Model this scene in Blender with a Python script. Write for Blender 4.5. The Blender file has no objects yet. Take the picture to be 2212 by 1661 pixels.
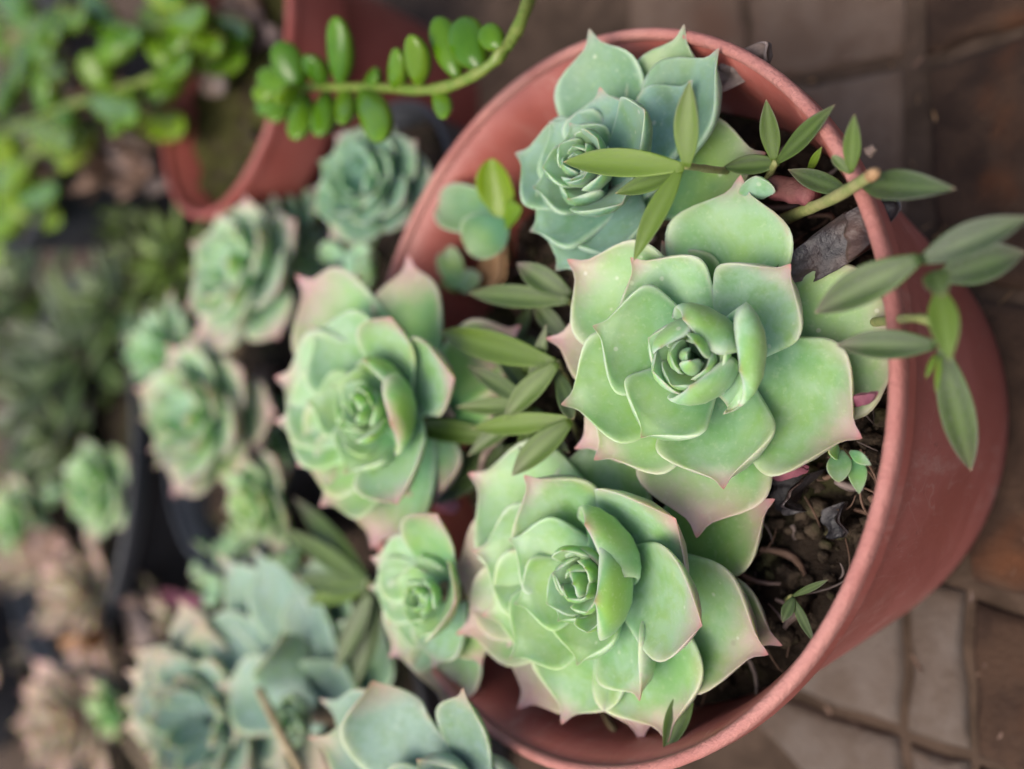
import bpy, math, random
from mathutils import Vector, Matrix, noise
R_ = random.Random(11)
S = bpy.context.scene
COL = S.collection
# ------------------------------------------------------------------ camera
H = 0.092                                  # rim height of the main pot above the paving
DEP, ROLL = 0.698447, -1.450647            # phone held sideways: image right is "down"
CAMP = Vector((-0.162117, -0.00074, 0.14942 + H))
FW = Vector((math.cos(DEP), 0, -math.sin(DEP)))
RT = FW.cross(Vector((0, 0, 1))).normalized(); UP = RT.cross(FW)
CX = math.cos(ROLL) * RT + math.sin(ROLL) * UP
CY = -math.sin(ROLL) * RT + math.cos(ROLL) * UP
cam = bpy.data.cameras.new('camera'); camo = bpy.data.objects.new('camera', cam); COL.objects.link(camo)
camo.matrix_world = Matrix(((CX.x, CY.x, -FW.x, CAMP.x), (CX.y, CY.y, -FW.y, CAMP.y), (CX.z, CY.z, -FW.z, CAMP.z), (0, 0, 0, 1)))
cam.sensor_width = 36; cam.lens = 36 * 4000 / 4096; cam.clip_start = 0.005; cam.clip_end = 100
cam.dof.use_dof = True; cam.dof.focus_distance = 0.184; cam.dof.aperture_fstop = 6.5
S.camera = camo
# ------------------------------------------------------------------ light
SUN_EL, SUN_AZ = math.radians(64), math.radians(112)      # azimuth measured from +x (away from camera) towards +y
w = bpy.data.worlds.new('World'); S.world = w; w.use_nodes = True
nt = w.node_tree; bg = nt.nodes['Background']
sky = nt.nodes.new('ShaderNodeTexSky'); sky.sky_type = 'NISHITA'; sky.sun_disc = False
sky.sun_elevation = SUN_EL; sky.sun_rotation = math.pi / 2 - SUN_AZ; sky.dust_density = 6.0; sky.air_density = 0.95; sky.ozone_density = 1.0
nt.links.new(sky.outputs[0], bg.inputs[0]); bg.inputs[1].default_value = 0.13
sun = bpy.data.lights.new('sun', 'SUN'); suno = bpy.data.objects.new('sun', sun); COL.objects.link(suno)
sun.energy = 1.3; sun.angle = math.radians(50); sun.color = (1, 0.95, 0.87)
sd = Vector((math.cos(SUN_EL) * math.cos(SUN_AZ), math.cos(SUN_EL) * math.sin(SUN_AZ), math.sin(SUN_EL)))
suno.rotation_euler = sd.to_track_quat('Z', 'Y').to_euler(); suno.location = (0.5, 0.8, 2)
S.view_settings.view_transform = 'Standard'; S.view_settings.look = 'None'
S.view_settings.gamma = 1; S.view_settings.exposure = 0.62; S.view_settings.use_curve_mapping = False

# ------------------------------------------------------------------ helpers
FD = 4000 / 1.851717                        # focal length in measuring pixels (photo read at 2212 x 1661)
def ray(u, v):
    return ((u - 1106) / FD * CX - (v - 830.6) / FD * CY + FW)
def P(u, v, h):                             # point seen at (u, v) that lies h metres above the main pot's rim plane
    d = ray(u, v); t = (H + h - CAMP.z) / d.z
    return CAMP + t * d
def PP(u, v, p0, n):                        # the same on any plane
    d = ray(u, v); t = (p0 - CAMP).dot(n) / d.dot(n)
    return CAMP + t * d
def depth(p): return (p - CAMP).dot(FW)
def px(n, p): return n * depth(p) / FD      # n measuring pixels at point p, in metres
def lerp(a, b, t): return a + (b - a) * t
def ss(t): t = max(0, min(1, t)); return t * t * (3 - 2 * t)
def tab(T, x):
    for (x0, y0), (x1, y1) in zip(T, T[1:]):
        if x <= x1:
            return lerp(y0, y1, (x - x0) / (x1 - x0))
    return T[-1][1]
def smooth_tab(T, n=60):
    # Catmull-Rom resample so outlines have no corners
    xs = [p[0] for p in T]; out = []
    for i in range(n + 1):
        x = i / n; k = 0
        while k < len(T) - 2 and x > xs[k + 1]: k += 1
        t = (x - xs[k]) / (xs[k + 1] - xs[k])
        m = lambda j: ((T[min(j + 1, len(T) - 1)][1] - T[max(j - 1, 0)][1]) / (xs[min(j + 1, len(T) - 1)] - xs[max(j - 1, 0)]))
        dx = xs[k + 1] - xs[k]; t2, t3 = t * t, t * t * t
        y = (2*t3 - 3*t2 + 1) * T[k][1] + (t3 - 2*t2 + t) * dx * m(k) + (-2*t3 + 3*t2) * T[k+1][1] + (t3 - t2) * dx * m(k + 1)
        out.append((x, max(0, y)))
    return out
def mesh_obj(name, vs, fs, mat, parent=None, smooth=True, uvs=None):
    me = bpy.data.meshes.new(name); me.from_pydata([tuple(v) for v in vs], [], fs)
    if smooth: me.polygons.foreach_set('use_smooth', [True] * len(me.polygons))
    if uvs:
        l = me.uv_layers.new(name='UVMap'); l.data.foreach_set('uv', [c for f in uvs for q in f for c in q])
    me.materials.append(mat); me.update()
    o = bpy.data.objects.new(name, me); COL.objects.link(o)
    if parent: o.parent = parent; o.matrix_parent_inverse = Matrix.Translation(-parent.location)
    return o
def thing(name, label, cat, loc, group=None):
    o = bpy.data.objects.new(name, None); COL.objects.link(o); o.location = loc
    o.empty_display_size = 0.01
    o['label'] = label; o['category'] = cat
    if group: o['group'] = group
    return o
def tag(o, label, cat, group=None):
    o['label'] = label; o['category'] = cat
    if group: o['group'] = group
    return o

# ------------------------------------------------------------------ materials
class NT:
    def __init__(s, name):
        s.m = bpy.data.materials.new(name); s.m.use_nodes = True
        s.t = s.m.node_tree; s.b = s.t.nodes['Principled BSDF']
    def n(s, typ, **k):
        x = s.t.nodes.new(typ)
        for a, v in k.items(): setattr(x, a, v)
        return x
    def put(s, sock, v):
        if isinstance(v, bpy.types.NodeSocket): s.t.links.new(v, sock)
        else: sock.default_value = v
    def math(s, op, a, b=0.0, clamp=False):
        x = s.n('ShaderNodeMath', operation=op, use_clamp=clamp); s.put(x.inputs[0], a); s.put(x.inputs[1], b); return x.outputs[0]
    def step(s, v, a, b, lo=0.0, hi=1.0):
        x = s.n('ShaderNodeMapRange', interpolation_type='SMOOTHSTEP'); s.put(x.inputs[0], v)
        for i, q in zip((1, 2, 3, 4), (a, b, lo, hi)): s.put(x.inputs[i], q)
        return x.outputs[0]
    def mix(s, f, a, b, blend='MIX'):
        x = s.n('ShaderNodeMix', data_type='RGBA', blend_type=blend); s.put(x.inputs[0], f)
        for i, q in ((6, a), (7, b)):
            s.put(x.inputs[i], q if isinstance(q, bpy.types.NodeSocket) else (*q, 1))
        return x.outputs[2]
    def noise(s, scale, detail=3, rough=0.5, vec=None, dist=0.0):
        x = s.n('ShaderNodeTexNoise'); x.inputs['Scale'].default_value = scale; x.inputs['Detail'].default_value = detail
        x.inputs['Roughness'].default_value = rough; x.inputs['Distortion'].default_value = dist
        s.t.links.new(vec or s.obj(), x.inputs['Vector']); return x.outputs[0]
    def obj(s):
        if not hasattr(s, '_o'): s._o = s.n('ShaderNodeTexCoord').outputs['Object']
        return s._o
    def bump(s, h, strength, dist=0.001):
        x = s.n('ShaderNodeBump'); x.inputs['Strength'].default_value = strength; x.inputs['Distance'].default_value = dist
        s.t.links.new(h, x.inputs['Height']); s.t.links.new(x.outputs[0], s.b.inputs['Normal'])
    def set(s, **k):
        for a, v in k.items():
            s.put(s.b.inputs[a.replace('_', ' ')], (*v, 1) if isinstance(v, tuple) and len(v) == 3 and 'Radius' not in a else v)
def leaf_coords(T):
    uv = T.n('ShaderNodeUVMap'); uv.uv_map = 'UVMap'
    sp = T.n('ShaderNodeSeparateXYZ'); T.t.links.new(uv.outputs[0], sp.inputs[0])
    under = T.math('GREATER_THAN', sp.outputs[1], 1.0)
    v = T.math('SUBTRACT', sp.outputs[1], under)
    a = T.math('ABSOLUTE', T.math('SUBTRACT', sp.outputs[0], 0.5)); a = T.math('MULTIPLY', a, 2.0)
    oi = T.n('ShaderNodeObjectInfo')
    sc = T.n('ShaderNodeSeparateColor'); T.t.links.new(oi.outputs['Color'], sc.inputs[0])
    return v, a, under, sc.outputs, oi.outputs['Random']
def rosette_mat(name, green, fresh, under_c, pink, bloom, bloom_amt, basal=(0.075, 0.23, 0.08)):
    T = NT(name); v, a, under, c, rnd = leaf_coords(T)
    pk, ye, bl = c[0], c[1], c[2]
    big = T.noise(70, 3); fine = T.noise(900, 2, 0.6); mid = T.noise(260, 4, 0.6, dist=0.3)
    col = T.mix(T.step(big, 0.35, 0.7), green, fresh)
    col = T.mix(T.math('MULTIPLY', ye, T.step(big, 0.3, 0.6, 0.35, 0.85)), col, (0.27, 0.41, 0.065))
    col = T.mix(T.step(T.math('ADD', v, T.math('MULTIPLY', T.math('SUBTRACT', big, .5), .3)), 0.62, 0.2, 0.0, 0.75), col, basal)
    col = T.mix(T.step(T.math('ADD', v, T.math('MULTIPLY', T.math('SUBTRACT', mid, .5), .3)), 0.5, 0.95, 0.0, 0.4), col, (0.37, 0.44, 0.30))
    # waxy bloom, rubbed off in patches
    bm = T.math('MULTIPLY', T.step(mid, 0.3, 0.62, 0.45, 1.0), bl, True)
    rub = T.noise(38, 5, 0.65, dist=1.2); bm = T.math('MULTIPLY', bm, T.step(rub, 0.36, 0.5, 0.35, 1.0))
    bm = T.math('MULTIPLY', bm, bloom_amt)
    col = T.mix(bm, col, bloom)
    # fresh yellow-green patch below the tip on the back
    ym = T.math('MULTIPLY', T.step(v, 0.35, 0.8), T.step(a, 0.95, 0.35)); ym = T.math('MULTIPLY', ym, T.step(ye, 0.0, 1.0, 0.1, 0.65))
    back = T.mix(T.math('MULTIPLY', bm, 1.0), green, bloom)
    back = T.mix(ym, back, under_c)
    col = T.mix(T.math('MULTIPLY', under, T.step(a, 1.0, 0.75)), col, back)
    # pale margin
    col = T.mix(T.math('MULTIPLY', T.step(a, 0.8, 1.0), T.step(rub, 0.3, 0.65, 0.12, 0.6)), col, (0.52, 0.65, 0.48))
    # blush: tip and shoulder margins
    tip = T.step(T.math('ADD', v, T.math('MULTIPLY', T.math('SUBTRACT', mid, 0.5), 0.16)), T.math('SUBTRACT', 0.93, T.math('MULTIPLY', pk, 0.46)), 1.02)
    edge = T.math('MULTIPLY', T.step(a, 0.6, 1.0), T.step(v, 0.35, 0.8))
    m = T.math('MAXIMUM', tip, T.math('MULTIPLY', T.math('MULTIPLY', edge, pk), 0.75))
    m = T.math('MULTIPLY', m, T.step(pk, 0.0, 0.35, 0.25, 0.95), True)
    col = T.mix(m, col, pink)
    col = T.mix(T.math('MULTIPLY', T.step(v, 0.93, 0.99), T.step(pk, 0, 0.3, 0.15, 0.8)), col, (0.52, 0.19, 0.15))
    # fine epidermis speckle, a few scars
    col = T.mix(T.step(fine, 0.55, 0.75, 0, 0.16), col, (0.55, 0.62, 0.42))
    sc = T.noise(120, 2, 0.5); col = T.mix(T.math('MULTIPLY', T.step(sc, 0.74, 0.78), 0.35), col, (0.2, 0.15, 0.12))
    vo = T.n('ShaderNodeTexVoronoi'); vo.inputs['Scale'].default_value = 260; T.t.links.new(T.obj(), vo.inputs['Vector'])
    spot = T.math('MULTIPLY', T.step(vo.outputs['Distance'], 0.16, 0.08), T.step(rub, 0.5, 0.6)); col = T.mix(T.math('MULTIPLY', spot, 0.5), col, (0.6, 0.62, 0.5))
    dry = T.math('MULTIPLY', T.math('MULTIPLY', T.step(a, 0.8, 0.98), T.step(rub, 0.52, 0.6)), T.step(rnd, 0.55, 0.8)); col = T.mix(T.math('MULTIPLY', dry, 0.6), col, (0.27, 0.18, 0.11))
    hue = T.n('ShaderNodeHueSaturation'); T.put(hue.inputs['Value'], T.step(rnd, 0, 1, 0.9, 1.08)); T.put(hue.inputs['Color'], col)
    T.set(Base_Color=hue.outputs[0], Roughness=T.step(bm, 0, 0.6, 0.36, 0.56), Subsurface_Weight=0.38, Subsurface_Scale=0.005,
          Specular_IOR_Level=0.35, Sheen_Weight=0.12, Sheen_Roughness=0.5)
    T.b.inputs['Subsurface Radius'].default_value = (0.6, 1.0, 0.25)
    T.bump(T.math('ADD', T.math('MULTIPLY', fine, 0.35), mid), 0.10, 0.0006)
    return T.m
M_ROS = rosette_mat('rosette_leaf', (0.12, 0.31, 0.075), (0.20, 0.40, 0.08), (0.25, 0.41, 0.035), (0.46, 0.25, 0.26), (0.36, 0.525, 0.43), 0.72, (0.075, 0.27, 0.10))
M_TEAL = rosette_mat('teal_rosette_leaf', (0.065, 0.19, 0.085), (0.10, 0.24, 0.10), (0.2, 0.3, 0.03), (0.38, 0.26, 0.24), (0.19, 0.34, 0.29), 0.8, (0.06, 0.2, 0.11))
M_BLUE = rosette_mat('blue_rosette_leaf', (0.085, 0.18, 0.11), (0.11, 0.21, 0.12), (0.22, 0.27, 0.05), (0.44, 0.30, 0.22), (0.22, 0.33, 0.29), 0.75, (0.09, 0.15, 0.12))
M_FADE = rosette_mat('faded_leaf', (0.30, 0.21, 0.15), (0.38, 0.26, 0.20), (0.3, 0.3, 0.08), (0.52, 0.28, 0.26), (0.44, 0.39, 0.34), 0.6, (0.2, 0.2, 0.1))
def trail_mat():
    T = NT('trailing_leaf'); v, a, under, c, rnd = leaf_coords(T)
    uvm = T.n('ShaderNodeUVMap'); uvm.uv_map = 'UVMap'; mp = T.n('ShaderNodeMapping'); mp.inputs['Scale'].default_value = (46, 17, 1); T.t.links.new(uvm.outputs[0], mp.inputs[0])
    grey = T.noise(1.0, 5, 0.85, mp.outputs[0]); big = T.noise(90, 3)
    col = T.mix(T.step(big, 0.35, 0.65), (0.022, 0.048, 0.007), (0.040, 0.080, 0.009))
    col = T.mix(c[1], col, (0.125, 0.205, 0.014))                      # fresh
    col = T.mix(T.math('MULTIPLY', T.math('MULTIPLY', T.step(T.math('ABSOLUTE', T.math('SUBTRACT', a, 0.45)), 0.25, 0.05), T.step(c[1], 0.1, 0.8, 0.5, 0.08)), 1.0), col, (0.02, 0.042, 0.007))
    win = T.math('MULTIPLY', T.step(a, 0.26, 0.06), T.step(v, 0.05, 0.3))
    col = T.mix(T.math('MULTIPLY', win, T.step(c[1], 0.3, 0.9, 0.22, 0.15)), col, (0.16, 0.235, 0.08))    # translucent window stripe
    g = T.math('MULTIPLY', T.step(grey, 0.46, 0.58), c[2])
    col = T.mix(T.math('MULTIPLY', g, 0.7), col, (0.105, 0.12, 0.09))
    e = T.math('MULTIPLY', T.step(a, 0.62, 0.98), T.step(v, 0.2, 0.9))
    col = T.mix(T.math('MULTIPLY', e, T.math('ADD', T.math('MULTIPLY', c[2], 0.6), 0.2)), col, (0.13, 0.13, 0.11))
    col = T.mix(T.step(v, 0.93, 0.985), col, (0.30, 0.22, 0.13))
    col = T.mix(T.math('MULTIPLY', c[0], T.step(v, 0.6, 1.0)), col, (0.14, 0.10, 0.09))
    T.set(Base_Color=col, Roughness=T.step(grey, 0.3, 0.7, 0.26, 0.5), Subsurface_Weight=0.15, Subsurface_Scale=0.003)
    T.b.inputs['Subsurface Radius'].default_value = (0.6, 1.0, 0.2)
    T.bump(grey, 0.25, 0.0006); return T.m
M_TRAIL = trail_mat()
def jade_mat():
    T = NT('glossy_leaf'); v, a, under, c, rnd = leaf_coords(T)
    big = T.noise(60, 3)
    col = T.mix(T.step(big, 0.3, 0.7), (0.028, 0.105, 0.005), (0.07, 0.175, 0.007))
    col = T.mix(c[1], col, (0.17, 0.25, 0.012))
    col = T.mix(T.math('MULTIPLY', T.step(a, 0.7, 1.0), 0.25), col, (0.2, 0.27, 0.04))
    T.set(Base_Color=col, Roughness=0.14, Subsurface_Weight=0.2, Subsurface_Scale=0.004, Specular_IOR_Level=0.35)
    T.b.inputs['Subsurface Radius'].default_value = (0.5, 1.0, 0.1)
    T.bump(T.noise(500, 3), 0.05, 0.0006); return T.m
M_JADE = jade_mat()
def stem_mat(name, c1, c2, rough=0.6):
    T = NT(name); T.set(Base_Color=T.mix(T.step(T.noise(300, 4, 0.6), 0.35, 0.65), c1, c2), Roughness=rough)
    T.bump(T.noise(800, 4), 0.4, 0.0008); return T.m
M_STEM = stem_mat('stem_green', (0.19, 0.22, 0.07), (0.28, 0.27, 0.11))
M_STEMB = stem_mat('stem_brown', (0.10, 0.07, 0.045), (0.2, 0.15, 0.09), 0.8)
M_STEMJ = stem_mat('stem_jade', (0.11, 0.18, 0.02), (0.17, 0.21, 0.04), 0.4)
M_TWIG = stem_mat('twig', (0.13, 0.09, 0.075), (0.22, 0.17, 0.13), 0.8)
M_STRAW = stem_mat('straw', (0.32, 0.23, 0.11), (0.42, 0.33, 0.19), 0.8)
def plain(name, c1, c2, scale, rough, bump=0.3, c3=None, bs=None, spec=0.4, bd=0.001):
    T = NT(name); n1 = T.noise(scale, 5, 0.6, dist=0.4)
    col = T.mix(T.step(n1, 0.35, 0.65), c1, c2)
    if c3: col = T.mix(T.step(T.noise(scale * 0.37, 3), 0.52, 0.68, 0, 0.8), col, c3)
    T.set(Base_Color=col, Roughness=rough, Specular_IOR_Level=spec); T.bump(T.noise(bs or scale * 4, 5, 0.65), bump, bd); return T.m
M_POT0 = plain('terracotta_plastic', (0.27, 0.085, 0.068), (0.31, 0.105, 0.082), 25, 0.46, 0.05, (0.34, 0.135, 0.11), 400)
def pot_mat(name, c1, c2, dust, dark):
    T = NT(name); mp = T.n('ShaderNodeMapping'); mp.inputs['Scale'].default_value = (1, 1, .18); T.t.links.new(T.obj(), mp.inputs[0])
    st = T.noise(120, 6, 0.7, mp.outputs[0]); bl = T.noise(22, 5, 0.6, dist=.6); fi = T.noise(420, 4, 0.7)
    col = T.mix(T.step(bl, .35, .65), c1, c2)
    col = T.mix(T.math('MULTIPLY', T.step(st, .52, .72), T.step(bl, .4, .62, .2, .75)), col, dust)
    col = T.mix(T.math('MULTIPLY', T.step(fi, .62, .72), .45), col, dark)
    sc = T.noise(60, 3, .5, mp.outputs[0], 2.0); col = T.mix(T.math('MULTIPLY', T.step(T.math('ABSOLUTE', T.math('SUBTRACT', sc, .5)), .006, .0), .35), col, dust)
    T.set(Base_Color=col, Roughness=T.step(bl, .3, .7, .36, .55)); T.bump(T.math('ADD', fi, T.math('MULTIPLY', bl, 2.0)), .12, .0008); return T.m
M_POT = pot_mat('terracotta_plastic', (0.31, 0.085, 0.068), (0.38, 0.12, 0.10), (0.46, 0.26, 0.22), (0.12, 0.05, 0.04))
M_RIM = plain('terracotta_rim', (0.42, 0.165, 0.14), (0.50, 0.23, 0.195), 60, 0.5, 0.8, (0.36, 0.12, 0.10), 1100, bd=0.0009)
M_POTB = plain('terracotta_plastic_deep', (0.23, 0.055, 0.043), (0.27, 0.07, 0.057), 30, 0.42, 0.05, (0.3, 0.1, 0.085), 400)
M_BLACK = plain('black_plastic', (0.030, 0.033, 0.039), (0.042, 0.045, 0.052), 40, 0.45, 0.08, (0.065, 0.065, 0.068), 500)
M_SOIL = plain('potting_soil', (0.018, 0.013, 0.009), (0.05, 0.035, 0.025), 160, 0.9, 0.9, (0.05, 0.052, 0.018), 700, 0.2, 0.002)
M_MOSS = plain('mossy_soil', (0.035, 0.035, 0.01), (0.07, 0.068, 0.022), 160, 0.95, 0.9, (0.04, 0.028, 0.018), 700, 0.1, 0.002)
M_CLOD = plain('soil_clod', (0.022, 0.016, 0.012), (0.10, 0.075, 0.052), 300, 0.9, 0.8, (0.10, 0.10, 0.045), 900, 0.2)
M_DEAD = plain('dead_leaf_dark', (0.018, 0.018, 0.023), (0.06, 0.055, 0.06), 130, 0.42, 0.7, (0.10, 0.055, 0.04), 500, 0.6)
M_DRY = plain('dry_leaf', (0.13, 0.075, 0.05), (0.22, 0.14, 0.10), 120, 0.75, 0.5, (0.25, 0.19, 0.18), 500)
M_DRYG = plain('dry_leaf_grey', (0.14, 0.11, 0.10), (0.24, 0.19, 0.175), 120, 0.75, 0.5, (0.2, 0.14, 0.11), 500)
M_ORANGE = plain('dry_leaf_orange', (0.40, 0.19, 0.07), (0.46, 0.26, 0.13), 120, 0.6, 0.4, (0.3, 0.16, 0.08), 500)
M_MAG = plain('magenta_husk', (0.17, 0.045, 0.08), (0.26, 0.10, 0.135), 150, 0.6, 0.4, (0.2, 0.06, 0.08), 500)
M_CRIM = plain('crimson_stump', (0.12, 0.03, 0.04), (0.2, 0.07, 0.07), 150, 0.7, 0.5, (0.1, 0.04, 0.03), 500)
M_BARK = plain('bark_chip', (0.30, 0.17, 0.08), (0.40, 0.25, 0.13), 200, 0.8, 0.7, (0.2, 0.11, 0.05), 800)
M_TILE = plain('grey_paver', (0.088, 0.064, 0.048), (0.118, 0.094, 0.078), 60, 0.8, 0.7, (0.085, 0.056, 0.038), 500)
M_TILEB = plain('brown_paver', (0.105, 0.066, 0.045), (0.14, 0.096, 0.07), 60, 0.85, 0.9, (0.10, 0.05, 0.03), 500)
M_TILED = plain('dark_paver', (0.026, 0.012, 0.006), (0.055, 0.029, 0.016), 70, 0.9, 1.0, (0.12, 0.038, 0.010), 500)
M_GROUT = plain('mortar', (0.04, 0.024, 0.014), (0.075, 0.048, 0.032), 90, 0.9, 0.7, (0.09, 0.058, 0.04), 600)

# ------------------------------------------------------------------ leaf builder
ECH = smooth_tab([(0, .42), (.15, .5), (.3, .64), (.45, .82), (.56, .95), (.64, 1.0), (.72, .96), (.79, .82), (.85, .60), (.895, .39), (.93, .22), (.965, .10), (1, 0)])
ECHW = smooth_tab([(0, .5), (.15, .62), (.3, .76), (.45, .9), (.56, .985), (.63, 1.0), (.70, .97), (.765, .86), (.82, .66), (.86, .43), (.89, .25), (.92, .145), (.955, .085), (.98, .05), (1, 0)])
ECHB = smooth_tab([(0, .55), (.15, .68), (.3, .82), (.45, .93), (.57, .99), (.66, 1.0), (.75, .95), (.82, .82), (.88, .60), (.92, .38), (.95, .21), (.98, .08), (1, 0)])
BLT = smooth_tab([(0, .55), (.15, .68), (.3, .82), (.45, .93), (.6, 1.0), (.74, .98), (.84, .86), (.91, .64), (.95, .42), (.975, .22), (1, 0)])
LAN = smooth_tab([(0, .28), (.1, .52), (.25, .84), (.42, 1), (.58, .95), (.73, .74), (.86, .43), (.95, .17), (1, 0)])
OVA = smooth_tab([(0, .22), (.12, .5), (.35, .9), (.55, 1), (.75, .93), (.88, .70), (.95, .46), (.985, .24), (1, 0)])
SPT = smooth_tab([(0, .35), (.2, .5), (.45, .8), (.65, 1), (.8, .95), (.9, .72), (.95, .48), (.985, .2), (1, 0)])
def leaf_mesh(name, b, c, t, rdir, n, wid, thick, mat, parent, outline=ECH, cup=0.25, color=(0, 0, .6), roll=0.0, N=22, Mx=18, wave=0.0, seed=0, collect=None):
    """b, c, t: quadratic curve of the midrib.  rdir x n gives the leaf's sideways direction."""
    Sv = rdir.cross(n).normalized()
    vs, fs, uv = [], [], []
    rr = random.Random(seed); ph = rr.uniform(0, 6.28); asym = rr.uniform(-.06, .06)
    arc = [0.0]; prev = b
    for i in range(1, 61):
        g = i / 60; pt = (1 - g) ** 2 * b + 2 * g * (1 - g) * c + g * g * t; arc.append(arc[-1] + (pt - prev).length); prev = pt
    def at_arc(f):
        f *= arc[-1]; k = 1
        while k < 60 and arc[k] < f: k += 1
        return (k - 1 + (f - arc[k - 1]) / max(1e-9, arc[k] - arc[k - 1])) / 60
    for i in range(N + 1):
        q = i / N; va = 1 - (1 - q) ** 1.35; v = at_arc(va)         # finer towards the tip
        p = (1 - v) ** 2 * b + 2 * v * (1 - v) * c + v * v * t
        T = (2 * (1 - v) * (c - b) + 2 * v * (t - c)).normalized()
        s = (Sv - T * Sv.dot(T)).normalized()
        if roll: s = Matrix.Rotation(roll * ss(va * 1.6), 3, T) @ s
        nn = s.cross(T).normalized()
        if nn.dot(n - rdir * 0.3) < 0 and False: nn = -nn
        v = va; hw = max(tab(outline, v), 0.004) * wid * 0.5
        th = thick * (0.35 + 0.65 * math.sin(math.pi * min(1, v * 0.9 + 0.12))) * min(1, tab(outline, v) * 1.6 + 0.05)
        for j in range(Mx):
            f = 2 * math.pi * j / Mx; cs, sn = math.cos(f), math.sin(f)
            x = hw * math.copysign(abs(cs) ** 0.85, cs)
            kk = abs(cs) ** 2
            y = th * (0.42 * sn if sn > 0 else 0.62 * sn) + cup * hw * kk * (0.35 + 0.65 * ss(v * 1.3))
            y += wave * hw * kk * math.sin(7 * v + ph + (2.0 if cs > 0 else 0))
            vs.append(p + s * (x + asym * hw * v) + nn * y)
    nb = len(vs)
    for i in range(N):
        for j in range(Mx):
            j2 = (j + 1) % Mx
            fs.append((i * Mx + j, (i + 1) * Mx + j, (i + 1) * Mx + j2, i * Mx + j2))
            k = []
            top = (j + 0.5) < Mx / 2
            for ii, jj in ((i, j), (i + 1, j), (i + 1, j + 1), (i, j + 1)):
                q = ii / N; v = 1 - (1 - q) ** 1.35
                k.append((0.5 + 0.5 * math.cos(2 * math.pi * jj / Mx), v * 0.985 + (0.0 if top else 1.002)))
            uv.append(k)
    fs.append(tuple(range(Mx))); uv.append([(0.5, 0.0)] * Mx)
    if collect is not None:
        k = len(collect[0]); collect[0].extend(vs); collect[1].extend(tuple(i + k for i in f) for f in fs); collect[2].extend(uv); return None
    o = mesh_obj(name, vs, fs, mat, parent, True, uv); o.color = (*color, 1)
    return o
def tube(name, pts, rad, mat, parent=None, seg=9, sub=5, jit=0.0):
    pts = [Vector(p) for p in pts]; rad = rad if isinstance(rad, (list, tuple)) else [rad] * len(pts)
    cv = []
    for i in range(len(pts) - 1):
        p0, p1, p2, p3 = pts[max(i - 1, 0)], pts[i], pts[i + 1], pts[min(i + 2, len(pts) - 1)]
        for k in range(sub):
            t = k / sub
            cv.append((0.5 * ((2 * p1) + (p2 - p0) * t + (2 * p0 - 5 * p1 + 4 * p2 - p3) * t * t + (3 * p1 - p0 - 3 * p2 + p3) * t ** 3), lerp(rad[i], rad[i + 1], t)))
    cv.append((pts[-1], rad[-1])); vs, fs = [], []
    ref = Vector((0.31, 0.7, 0.2))
    for i, (p, r) in enumerate(cv):
        d = (cv[min(i + 1, len(cv) - 1)][0] - cv[max(i - 1, 0)][0]).normalized()
        a = d.cross(ref).normalized(); b = d.cross(a)
        r2 = r * (1 + jit * noise.noise(p * 400))
        for j in range(seg):
            f = 2 * math.pi * j / seg; vs.append(p + (a * math.cos(f) + b * math.sin(f)) * r2)
    for i in range(len(cv) - 1):
        for j in range(seg):
            fs.append((i * seg + j, i * seg + (j + 1) % seg, (i + 1) * seg + (j + 1) % seg, (i + 1) * seg + j))
    fs.append(tuple(range(seg))[::-1]); fs.append(tuple(range(len(vs) - seg, len(vs))))
    return mesh_obj(name, vs, fs, mat, parent)
def lathe(name, prof, cx, cy, mat, parent=None, seg=96, wob=0.0):
    vs, fs = [], []
    for (r, z) in prof:
        for j in range(seg):
            f = 2 * math.pi * j / seg
            rr = r * (1 + wob * math.sin(2 * f + 0.7))
            vs.append((cx + rr * math.cos(f), cy + rr * math.sin(f), z))
    for i in range(len(prof) - 1):
        for j in range(seg):
            fs.append((i * seg + j, i * seg + (j + 1) % seg, (i + 1) * seg + (j + 1) % seg, (i + 1) * seg + j))
    return mesh_obj(name, vs, fs, mat, parent)
def pot(label, cx, cy, z, R, hgt, rb, mat, rimmat, collar, th=0.003, lip=0.0015, group=None, name='plant_pot'):
    t = thing(name, label, 'plant pot', (cx, cy, z - hgt), group)
    r1 = R - lip                                        # wall radius just under the collar
    def rad(zz): return lerp(rb, r1, (zz - (z - hgt)) / hgt)
    prof = []
    for k in range(7):                                  # rounded lip
        a = math.pi * k / 6
        prof.append((R - th / 2 + th / 2 * math.cos(a), z - th / 2 + th / 2 * math.sin(a)))
    zc = z - collar; ro = R - 0.05 * collar - .0003
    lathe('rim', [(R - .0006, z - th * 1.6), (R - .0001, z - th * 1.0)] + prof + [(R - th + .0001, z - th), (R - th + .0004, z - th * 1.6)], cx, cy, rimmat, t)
    outer = [(R - .0005, z - th * .9), (R - .0005 - .02 * collar, z - collar * .5), (ro, zc + .0010), (ro - .0002, zc + .0003)]
    rw = rad(zc - .003); outer += [(lerp(ro, rw, .3), zc - .0005), (lerp(ro, rw, .75), zc - .0014), (rw, zc - .003)]
    outer += [(rad(q), q) for q in [lerp(zc - .003, z - hgt, k / 9) for k in range(1, 9)]] + [(rb, z - hgt + .0015), (rb - .0012, z - hgt + .0002), (rb - .004, z - hgt)]
    inner = [(rb - 0.006, z - hgt + 0.001), (rb - 0.006, z - hgt + 0.004)] + [(rad(q) - .0024, q) for q in [lerp(z - hgt + .006, zc - .003, k / 8) for k in range(9)]] + [(R - th - .0004, z - th * 1.1), (R - th * .5, z - th * .8)]
    lathe('body', (outer + inner)[::-1], cx, cy, mat, t)
    return t
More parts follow.
